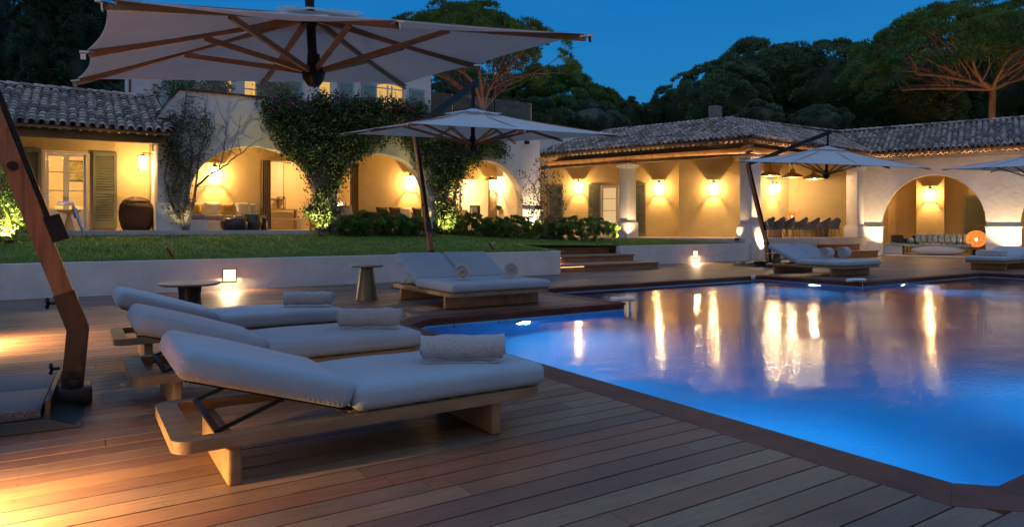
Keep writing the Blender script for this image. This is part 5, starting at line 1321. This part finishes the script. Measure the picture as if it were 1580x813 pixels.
# built-in sofa
r = thing('corner_sofa', 'white masonry corner sofa with grey seat cushions under the first arch', 'sofa', (4.2, 25.2, FZ)); X = 4.2; Y = 25.2
b = MB(); b.bb((2.42-X,24.95-Y,0),(5.75-X,25.97-Y,.34)); b.bb((2.42-X,23.55-Y,0),(3.55-X,24.945-Y,.34)); b.build('plinth', 'plaster', r)
for (x0,x1,y0,y1) in ((3.58,4.62,24.95,25.65),(4.64,5.70,24.95,25.65),(2.45,3.55,24.95,25.65),(2.45,3.52,23.6,24.93)): b = MB(); b.rbox(((x0+x1)/2-X,(y0+y1)/2-Y,.435),(x1-x0,y1-y0,.17),.05,3); b.build('seat_cushion', 'greyseat', r)
for k in range(4): b = MB(); b.rbox((2.95+k*.75-X,25.80-Y,.74),(.72,.22,.42),.09,4,puff=.02); b.build('back_cushion', 'pillowwhite', r)
for (x, m, s, lab) in ((2.95,'pillowprint',.5,'patterned blue scatter cushion at the left of the built in sofa'),(3.45,'pillowgold',.42,'mustard scatter cushion left on the built in sofa'),(3.98,'pillowwhite',.5,'off white scatter cushion between the two mustard ones'),(4.5,'pillowgold',.46,'mustard scatter cushion right on the built in sofa'),(5.02,'pillowwhite',.5,'off white scatter cushion at the right of the built in sofa')): tri_pillow((x,25.42,1.80), 0, -16, s, m, lab)
tri_pillow((2.85,24.5,1.80), -.8, -14, .5, 'pillowprint', 'patterned cushion on the short arm of the corner sofa'); tri_pillow((2.8,24.0,1.80), -1.1, -14, .5, 'pillowwhite', 'pale cushion on the short arm of the corner sofa')
q = ony(362, 352, 23.75); r = thing('pouf', 'low black oval pouf under the first arch', 'pouf', (q[0], 23.75, FZ)); b = MB(); b.lathe([(0,0),(.36,0),(.44,.10),(.44,.28),(.38,.36),(0,.37)], seg=32); b.build('body', 'darkceramic', r); b = MB(); b.lathe([(0,.372),(.34,.372),(.30,.40),(0,.405)], seg=32); b.build('lid', 'black', r)
q = ony(388, 352, 23.9); r = thing('pouf', 'dark green faceted drum table beside the black pouf', 'pouf', (q[0]+.05, 24.05, FZ)); b = MB(); b.lathe([(0,0),(.24,0),(.36,.22),(.36,.30),(.28,.50),(0,.50)], seg=10); b.build('body', 'greenceramic', r); b = MB(); b.lathe([(0,.502),(.26,.502),(.26,.525),(0,.525)], seg=24); b.build('top', 'darkceramic', r)
q = ony(407, 349, 24.2); b = MB(); b.lathe([(0,0),(.10,0),(.075,.2),(.10,.40),(0,.41)], seg=16); o = b.build('stool', 'darkceramic'); o.location = (q[0], 24.2, FZ); tag(o, 'small black hourglass stool beside the first doorway', 'stool')
# first room
r = thing('low_table', 'white low table in the room behind the first arch', 'table', (7.0, 27.6, FZ)); b = MB(); b.bb((-.7,-.35,.40),(.7,.35,.46)); b.build('table_top', 'whitepaint', r)
for sx in (-1,1):
    for sy in (-1,1): b = MB(); b.bb((sx*.62-.05,sy*.28-.05,0),(sx*.62+.05,sy*.28+.05,.399)); b.build('leg', 'whitepaint', r)
r = thing('console', 'slim wall console with a cage lantern in the room behind the first arch', 'console', (7.0, 29.1, FZ)); b = MB(); b.bb((-.9,-.2,.82),(.9,.2,.87)); b.build('top', 'bowlwood', r)
for sx in (-1,1): b = MB(); b.bb((sx*.85-.03,-.17,0),(sx*.85+.03,.17,.819)); b.build('leg', 'bowlwood', r)
b = MB()
for sx in (-1,1):
    for sy in (-1,1): b.bb((sx*.13-.012,sy*.13-.012,0),(sx*.13+.012,sy*.13+.012,.5))
for z in (0.01,.49): b.bb((-.14,-.14,z-.01),(.14,.14,z+.01))
b.bar((-.12,-.13,.02),(.12,-.13,.48),.012,.012); b.bar((.12,-.13,.02),(-.12,-.13,.48),.012,.012)
o = b.build('cage_lantern', 'black'); o.location = (7.25, 29.1, FZ+.875); tag(o, 'black cage lantern on the console in the first room', 'lantern')
q = ony(422, 278, 29.3); r = thing('picture', 'tall pale framed picture on the wall of the first room', 'picture', (q[0]+.1, 29.37, q[2])); b = MB()
for (x0,x1,z0,z1) in ((-.35,.35,.76,.8),(-.35,.35,-.8,-.76),(-.35,-.31,-.76,.76),(.31,.35,-.76,.76)): b.bb((x0,-.03,z0),(x1,.01,z1))
b.build('frame', 'bowlwood', r); b = MB(); b.bb((-.31,-.012,-.76),(.31,.005,.76)); b.build('canvas', 'pillowwhite', r)
r = thing('cabinet', 'small orange wood cabinet with a glazed door in the first room', 'cabinet', (8.6, 28.4, FZ)); b = MB(); b.bb((-.3,-.25,0),(.3,.25,.7)); b.build('body', 'teak', r); b = MB(); b.bb((-.26,-.27,.05),(.26,-.252,.66)); b.build('door', 'teak', r)
# second arch: sofa with dark cushions, lamp
r = thing('porch_sofa', 'low brown framed sofa under the middle arch beside the umbrella mast', 'sofa', (11.1, 25.3, FZ)); b = MB(); b.bb((-1.2,-.4,.12),(1.2,.4,.24)); b.bb((-1.2,.34,.241),(1.2,.42,.72)); b.build('frame', 'mastwood', r)
for sx in (-1,1):
    for sy in (-1,1): b = MB(); b.bb((sx*1.1-.04,sy*.33-.04,0),(sx*1.1+.04,sy*.33+.04,.119)); b.build('leg', 'mastwood', r)
b = MB(); b.rbox((0,-.03,.33),(2.3,.72,.18),.06,3); b.build('seat_cushion', 'greyseat', r)
for (x, m, lab) in ((10.2,'pillowdark','dark brown cushion at the left of the porch sofa'),(10.75,'pillowdark','dark cushion second from the left on the porch sofa'),(11.2,'pillowwhite','off white cushion in the middle of the porch sofa'),(11.75,'pillowdark','dark cushion at the right of the porch sofa')): tri_pillow((x,25.22,1.70), .1, -18, .52, m, lab, 'cushions on the porch sofa')
r = thing('armchair', 'armchair with a grey cushion beside the curtain under the middle arch', 'armchair', (8.5, 24.9, FZ)); b = MB(); b.rbox((0,0,.30),(.85,.8,.24),.06,3); b.build('seat', 'greyseat', r); b = MB(); b.rbox((0,.34,.62),(.85,.16,.45),.06,3); b.build('backrest', 'greyseat', r)
for sx in (-1,1):
    b = MB(); b.bb((sx*.42-.03,-.38,.0),(sx*.42+.03,.38,.55)); b.build('armrest', 'mastwood', r)
tri_pillow((8.62,24.85,1.70), .3, -16, .55, 'greyseat', 'plump grey cushion on the armchair by the curtain', 'cushions on the porch sofa')
r = thing('table_lamp', 'small lit table lamp in the room behind the middle arch', 'lamp', (9.15, 27.2, FZ)); b = MB(); b.lathe([(0,0),(.3,0),(.3,.66),(.34,.70),(0,.70)], seg=20); b.build('stand', 'bowlwood', r); b = MB(); b.lathe([(0,.70),(.06,.70),(.05,.86),(.012,.88),(.012,.95),(0,.95)], seg=16); b.build('base', 'gold', r); b = MB(); b.ell((0,0,1.05),(.11,.11,.11),16,10); b.build('bulb', 'pane_glow', r); light('lamp_light', 'POINT', (0,0,1.05), 25, WARM2, r, radius=.1)
q = ony(519, 282, 29.3); r = thing('picture', 'dark picture on the wall of the room behind the middle arch', 'picture', (9.3, 29.37, 3.0)); b = MB(); b.bb((-.3,-.03,-.4),(.3,.01,.4)); b.build('frame', 'pillowwhite', r); b = MB(); b.bb((-.2,-.04,-.3),(.2,-.031,.3)); b.build('canvas', 'black', r)
# kitchen
r = thing('kitchen_shelves', 'lit kitchen shelves with a counter behind the third arch', 'shelves', (14.9, 29.0, FZ)); b = MB()
b.bb((-.9,.2,0),(-.84,.38,2.2)); b.bb((.84,.2,0),(.9,.38,2.2)); b.bb((-.9,.2,2.2),(.9,.38,2.26)); b.build('frame', 'whitepaint', r)
for z in (1.25,1.6,1.95): b = MB(); b.bb((-.839,.2,z),(.839,.37,z+.035)); b.build('shelf', 'whitepaint', r)
b = MB(); b.bb((-1.0,-.35,0),(1.0,.199,.9)); b.bb((-1.03,-.38,.9),(1.03,.199,.94)); b.build('counter', 'bowlwood', r)
light('shelf_light', 'POINT', (0,-.2,1.9), 120, WARM2, r, radius=.08)
rs = random.Random(9)
for k in range(9):
    x = 14.9-.7+k*.17; z = FZ+(1.287,1.637,1.287)[k % 3]; b = MB(); h = rs.uniform(.12,.26); rr = rs.uniform(.03,.05); b.lathe([(0,0),(rr,0),(rr,h*.65),(rr*.4,h*.8),(rr*.4,h),(0,h)], seg=12); o = b.build('bottle', rs.choice(['darkceramic','pillowwhite','greenceramic'])); o.location = (x, 29.28, z)
    tag(o, 'small bottle or jar standing on the lit kitchen shelves', 'bottle', 'bottles and jars on the kitchen shelves')
b = MB(); b.lathe([(0,0),(.10,0),(.11,.05),(.05,.30),(.03,.55),(0,.56)], seg=16); o = b.build('bottle', 'darkceramic'); o.location = (14.55, 28.75, FZ+.945); tag(o, 'large dark bottle on the kitchen counter left of the shelves', 'bottle')
r = thing('dining_chair', 'chair with a white and dark cushion in front of the kitchen opening', 'chair', (14.2, 24.6, FZ)); b = MB(); b.rbox((0,0,.45),(.5,.5,.07),.02,2); b.build('seat', 'bowlwood', r); b = MB(); b.rbox((.0,.24,.78),(.5,.07,.5),.03,3); b.build('backrest', 'pillowdark', r); b = MB(); b.rbox((-.1,.14,.75),(.3,.12,.42),.05,3); b.build('cushion', 'pillowwhite', r)
for sx in (-1,1):
    for sy in (-1,1): b = MB(); b.tube([(sx*.2,sy*.2,0),(sx*.2,sy*.2,.42)],.02,8); b.build('leg', 'mastwood', r)
q = ony(786, 317, 25.6); r = thing('console', 'narrow console table against the wall under the third arch', 'console', (16.0, 25.6, FZ)); b = MB(); b.bb((-.5,-.2,.85),(.5,.2,.90)); b.build('top', 'bowlwood', r); b = MB(); b.bb((-.03,-.03,.03),(.03,.03,.849)); b.bb((-.25,-.15,0),(.25,.15,.03)); b.build('leg', 'fixture', r)
b = MB(); b.lathe([(0,0),(.09,0),(.13,.10),(.12,.16),(0,.16)], seg=16); o = b.build('bowl', 'greenceramic'); o.location = (15.85, 25.6, FZ+.905); tag(o, 'dark bowl on the narrow console table', 'bowl')
r = thing('floodlight', 'small black floodlight high on the last arch pillar', 'floodlight', (15.5, 22.98, 4.85)); b = MB(); b.rbox((0,-.14,0),(.2,.12,.14),.02,2); b.build('head', 'black', r); b = MB(); b.bb((-.02,-.09,-.02),(.02,.02,.02)); b.build('bracket', 'black', r)
# ---------------------------------------------------------------- dining pavilion
def shell_chair(lab, group, mat='grey_rope', h=.98, w=.60):
    r = thing('dining_chair', lab, 'chair', (0,0,0), 0, group); b = MB(); V = []; K = 16; Rr = w/2
    for (z, k, lean) in ((.42,.72,0),(.55,.92,.02),(.75,1.03,.05),(h,1.10,.09)):
        for s in (0, 1):
            for i in range(K+1):
                a = PI*(-.12)+PI*1.24*i/K; rr = (Rr*k-.018*s); hh = z if z < h-.01 else h-.26*abs(math.cos(a))**1.5
                V.append((math.cos(a)*rr*1.02, math.sin(a)*rr*.9+lean*math.sin(a), hh))
    n = K+1; F_ = []
    for l in range(3):
        for s in (0, 1):
            for i in range(K):
                o_ = (l*2+s)*n+i; q = (o_, o_+1, o_+1+2*n, o_+2*n); F_.append(q if s == 0 else q[::-1])
    o_ = 6*n
    for i in range(K): F_.append((o_+i, o_+i+1, o_+n+i+1, o_+n+i))
    b.add(V, F_, .5, True); b.build('shell', mat, r)
    b = MB(); b.rbox((0,-.02,.43),(w*.85,w*.80,.07),.03,3); b.build('seat', mat, r)
    for sx in (-1,1):
        for sy in (-1,1): b = MB(); b.tube([(sx*.17,sy*.16,.40),(sx*.25,sy*.23,0)],[.018,.011],8); b.build('leg', 'bowlwood', r)
    return r
CHG = 'woven shell chairs round the dining table'
ch = None
nm = ['first','second','third','fourth','fifth','sixth','seventh']
for k, px in enumerate((1183,1199,1214,1234,1253,1270,1286)):
    q = ony(px, 360, 19.55+.02*k)
    lab = 'grey woven shell chair, %s from the left in the row facing the pool' % nm[k]
    if ch is None: ch = shell_chair(lab, CHG); c_ = ch
    else: c_ = copy_tree(ch)
    place(c_, (q[0], 19.55+.02*k, PZ), PI+(-.1 if k < 6 else -.5), lab)
for k in range(5):
    c_ = copy_tree(ch); place(c_, (28.6+k*.95, 21.3, PZ), 0, 'shell chair on the far side of the dining table, %s from the left' % nm[k])
r = thing('dining_table', 'long dark dining table under the three pendant lamps', 'table', (30.2, 20.4, PZ)); b = MB(); b.rbox((0,0,.74),(5.2,1.0,.05),.015,2); b.build('table_top', 'bowlwood', r)
for sx in (-1,1): b = MB(); b.rbox((sx*1.9,0,.357),(.12,.7,.712),.02,2); b.build('leg', 'bowlwood', r)
q = ony(1222, 345, 20.4)
def globe(x, y, z, R, lab, en, base):
    r = thing('globe_lamp', lab, 'lamp', (x, y, z), 0, 'orange glass globe lamps'); b = MB(); b.lathe([(0,0),(R*.5,0),(R*.5,.03),(R*.3,.05),(0,.05)], seg=20); b.build('base', 'fixture', r)
    b = MB(); b.ell((0,0,.04+R*.93),(R,R,R*.93),28,16); b.build('globe', 'globe', r); b = MB(); b.ell((0,0,.04+R*.85),(R*.12,R*.12,R*.18),12,8); b.build('bulb', 'bulb', r); light('globe_light', 'POINT', (0,0,.04+R*1.3), en, (1.,.42,.12), r, radius=R*.25)
globe(q[0], 20.4, PZ+.765, .24, 'small orange globe lamp on the dining table', 6, 0)
b = MB(); b.rbox((0,0,.06),(.7,.3,.12),.02,2); o = b.build('serving_box', 'pillowwhite'); q2 = ony(1270,345,20.6); o.location = (q2[0], 20.6, PZ+.765); tag(o, 'pale box on the right end of the dining table', 'box')
pl = None
for k, px in enumerate((1188, 1223, 1256)):
    q = ony(px, 266, 20.2); lab = ('left','middle','right')[k]+' one of the three wide pendant lamps over the dining table'
    if pl is None:
        pl = thing('pendant_lamp', lab, 'pendant lamp', (0,0,0), 0, 'wide dark pendant lamps'); b = MB()
        b.lathe([(.05,.42),(.10,.40),(.16,.22),(.44,.10),(.48,.04),(.48,.0),(.465,.0),(.465,.035),(.42,.085),(.13,.20),(.08,.36),(.04,.36)], seg=36); b.f = b.f[:-2]; b.t = b.t[:-2]; b.sm = b.sm[:-2]; b.build('shade', 'gold', pl)
        b = MB(); b.lathe([(.455,.05),(.484,.05),(.487,.02),(.487,-.005),(.455,-.005)], seg=36); b.f = b.f[:-2]; b.t = b.t[:-2]; b.sm = b.sm[:-2]; b.build('rim', 'black', pl)
        b = MB(); b.tube([(0,0,.41),(0,0,1.0)],.012,6); b.build('cord', 'black', pl); b = MB(); b.ell((0,0,.06),(.05,.05,.07),14,8); b.build('bulb', 'bulb', pl)
        light('pendant_light', 'POINT', (0,0,-.05), 110, WARM2, pl, radius=.04); c_ = pl
    else: c_ = copy_tree(pl)
    place(c_, (q[0], 20.2, 3.82), 0, lab)
# ---------------------------------------------------------------- arched wing furniture
PW = lambda s, q_: (W0.x+wu.x*s+wn.x*q_, W0.y+wu.y*s+wn.y*q_)
wang = math.atan2(wu.y, wu.x)
c = PW(2.75, .85); SO = thing('lounge_sofa', 'sculptural white sofa with silver tufted upholstery inside the big arch', 'sofa', (c[0], c[1], .05), wang)
b = MB(); b.ell((.1,0,.26),(1.15,.52,.27),32,14,p=.75); b.build('body', 'resin', SO)
b = MB(); V = []; NX, NY = 40, 20
for j in range(NY+1):
    for i in range(NX+1):
        x = -1.9+3.4*i/NX; y = -.62+1.24*j/NY; e = 1-.25*max(0, abs(y)/.62)**3*(1 if x > -1.2 else 1.4); z = .50+.10*((x+.2)/1.7)**2*(1 if x < 0 else .5)+.028*abs(math.sin(x*PI*2.6)*math.sin(y*PI*2.6))
        V.append((x*(1-.03*abs(y)), y*e, z))
n_ = len(V); V += [(v[0]*.97, v[1]*.95, v[2]-.13) for v in V]
F_ = [(j*(NX+1)+i, j*(NX+1)+i+1, (j+1)*(NX+1)+i+1, (j+1)*(NX+1)+i) for j in range(NY) for i in range(NX)]; F2 = [tuple(n_+k for k in f[::-1]) for f in F_]
edge = [i for i in range(NX+1)]+[j*(NX+1)+NX for j in range(1, NY+1)]+[NY*(NX+1)+i for i in range(NX-1,-1,-1)]+[j*(NX+1) for j in range(NY-1,0,-1)]
F3 = [(edge[k], n_+edge[k], n_+edge[(k+1) % len(edge)], edge[(k+1) % len(edge)]) for k in range(len(edge))]
b.add(V, F_+F2+F3, .5, True); b.build('seat', 'tuft', SO)
for k in range(9): b = MB(); x = -.75+k*.245; b.rbox((x,.50+.02*math.sin(k),.78),(.24,.24,.50),.115,4,Matrix.Rotation(-.25,3,'X')); b.build('back_bolster', 'tuft', SO)
b = MB(); b.ell((-1.05,.35,.68),(.17,.17,.17),16,10); b.build('round_cushion', 'tuft', SO)
c = PW(4.35, .9); globe(c[0]-.15, c[1]-.1, .42, .42, 'large orange globe lamp beside the sculptural sofa', 30, 0)
r = thing('side_table', 'small dark side table carrying the large orange globe lamp', 'side table', (c[0]-.15, c[1]-.1, .05)); b = MB(); b.lathe([(0,.33),(.30,.33),(.30,.37),(0,.37)], seg=24); b.build('table_top', 'bowlwood', r); b = MB(); b.lathe([(0,0),(.2,0),(.16,.1),(.16,.329),(0,.329)], seg=20); b.build('pedestal', 'black', r)
for (s, q_, rz, lab) in ((1.6,1.9,2.6,'dark wicker armchair behind the left end of the sculptural sofa'),(3.7,2.3,3.0,'dark wicker armchair behind the right end of the sculptural sofa')):
    c = PW(s, q_); c_ = copy_tree(ch); place(c_, (c[0], c[1], .05), rz, lab); c_.name = 'wicker_armchair'; c_.scale = (1.5,1.4,.98); del c_['group']
    for k_ in kids(c_):
        if k_.name.startswith(('shell','seat')): k_.data = k_.data.copy(); k_.data.materials[0] = M['rattan']
c = PW(.95, 1.1); b = MB(); b.box((0,0,.25),(.9,1.1,.5),0); b.box((0,0,.52),(.94,1.14,.04),0); o = b.build('masonry_bench', 'plaster'); o.location = (c[0], c[1], .05); o.rotation_euler = (0,0,wang); tag(o, 'low masonry bench inside the left end of the big arch', 'bench')
c = PW(1.15, .95); b = MB(); b.rbox((0,0,.2),(.5,.35,.42),.1,4,puff=.02); b.rbox((.05,-.2,.02),(.4,.1,.5),.04,3); o = b.build('blanket', 'pillowdark'); o.location = (c[0], c[1], .59); o.rotation_euler = (0,0,wang+.4); tag(o, 'black blanket heaped on the low masonry bench', 'blanket')
# ================================================================ WORLD, SUN, CAMERA
w = bpy.data.worlds.new('World'); sc.world = w; w.use_nodes = True; t = w.node_tree; t.nodes.clear(); L = t.links.new
out = N(t, 'ShaderNodeOutputWorld'); bg = N(t, 'ShaderNodeBackground')
tc = N(t, 'ShaderNodeTexCoord'); 
# blue hour: clear deep blue ahead, brighter overhead, dim pink afterglow low behind the camera
sep = N(t, 'ShaderNodeSeparateXYZ'); L(tc.outputs['Generated'], sep.inputs[0])
f1 = N(t, 'ShaderNodeMapRange', _interpolation_type='SMOOTHSTEP'); f1.inputs['From Min'].default_value = .33; f1.inputs['From Max'].default_value = .9; L(sep.outputs[2], f1.inputs['Value'])
dt = N(t, 'ShaderNodeVectorMath', _operation='DOT_PRODUCT'); dt.inputs[1].default_value = (-FW[0], -FW[1], 0); L(tc.outputs['Generated'], dt.inputs[0])
f2 = N(t, 'ShaderNodeMapRange', _interpolation_type='SMOOTHSTEP'); f2.inputs['From Min'].default_value = -.15; f2.inputs['From Max'].default_value = .75; L(dt.outputs['Value'], f2.inputs['Value'])
hz = N(t, 'ShaderNodeMapRange'); hz.inputs['From Min'].default_value = 0.; hz.inputs['From Max'].default_value = .35; L(sep.outputs[2], hz.inputs['Value'])
m0 = N(t, 'ShaderNodeMix', _data_type='RGBA'); m0.inputs[6].default_value = (.028,.265,.52,1); m0.inputs[7].default_value = (.006,.160,.50,1); L(hz.outputs[0], m0.inputs[0])
mA = N(t, 'ShaderNodeMix', _data_type='RGBA'); mA.inputs[7].default_value = (.22,.47,.90,1); L(m0.outputs[2], mA.inputs[6]); L(f1.outputs[0], mA.inputs[0])
mB = N(t, 'ShaderNodeMix', _data_type='RGBA'); mB.inputs[7].default_value = (.34,.27,.29,1); L(mA.outputs[2], mB.inputs[6])
f3 = N(t, 'ShaderNodeMath', _operation='SUBTRACT'); f3.inputs[0].default_value = 1.; L(f1.outputs[0], f3.inputs[1]); f4 = N(t, 'ShaderNodeMath', _operation='MULTIPLY'); L(f3.outputs[0], f4.inputs[0]); L(f2.outputs[0], f4.inputs[1]); L(f4.outputs[0], mB.inputs[0])
ramp = mB
cl = N(t, 'ShaderNodeTexNoise', Scale=2.2, Detail=5., Roughness=.55); mp = N(t, 'ShaderNodeMapping'); mp.inputs['Scale'].default_value = (1,1,5.); L(tc.outputs['Generated'], mp.inputs['Vector']); L(mp.outputs[0], cl.inputs['Vector'])
cr_ = N(t, 'ShaderNodeMapRange'); cr_.inputs['From Min'].default_value = .45; cr_.inputs['From Max'].default_value = .8; cr_.inputs['To Max'].default_value = .22; L(cl.outputs['Fac'], cr_.inputs['Value'])
mc = N(t, 'ShaderNodeMix', _data_type='RGBA'); mc.inputs[7].default_value = (.06,.29,.62,1); L(cr_.outputs[0], mc.inputs[0]); L(ramp.outputs[2], mc.inputs[6])
L(mc.outputs[2], bg.inputs['Color']); bg.inputs['Strength'].default_value = 1.
SKYN = bg
L(bg.outputs[0], out.inputs['Surface'])
s = bpy.data.lights.new('afterglow_sun', 'SUN'); s.energy = .02; s.angle = math.radians(25); s.color = (1., .78, .72)
so = bpy.data.objects.new('afterglow_sun', s); COL.objects.link(so); so.rotation_euler = Vector((FW[0]*.8-.3, FW[1]*.8, -.55)).to_track_quat('-Z', 'Y').to_euler()
cam = bpy.data.cameras.new('camera'); co = bpy.data.objects.new('camera', cam); COL.objects.link(co)
co.location = (0, 0, EYE); co.rotation_euler = (PI/2, 0, _a-PI/2)
cam.sensor_fit = 'HORIZONTAL'; cam.sensor_width = 36.; cam.lens = 36*FOC/1580.; cam.shift_y = -(406.5-HY)/1580.; cam.clip_end = 2000; cam.clip_start = .05
sc.camera = co
sc.view_settings.view_transform = 'Standard'; sc.view_settings.look = 'None'; sc.view_settings.exposure = 0; sc.view_settings.gamma = 1
sc.render.engine = 'CYCLES'; c = sc.cycles
c.use_denoising = True; c.denoiser = 'OPENIMAGEDENOISE'
try: c.denoising_input_passes = 'RGB_ALBEDO_NORMAL'; c.denoising_prefilter = 'ACCURATE'
except Exception: pass
c.max_bounces = 8; c.diffuse_bounces = 3; c.glossy_bounces = 4; c.transmission_bounces = 6; c.transparent_max_bounces = 12; c.volume_bounces = 0
c.caustics_reflective = False; c.caustics_refractive = False; c.sample_clamp_indirect = 6.; c.use_light_tree = True
c.use_adaptive_sampling = True; c.adaptive_threshold = .015
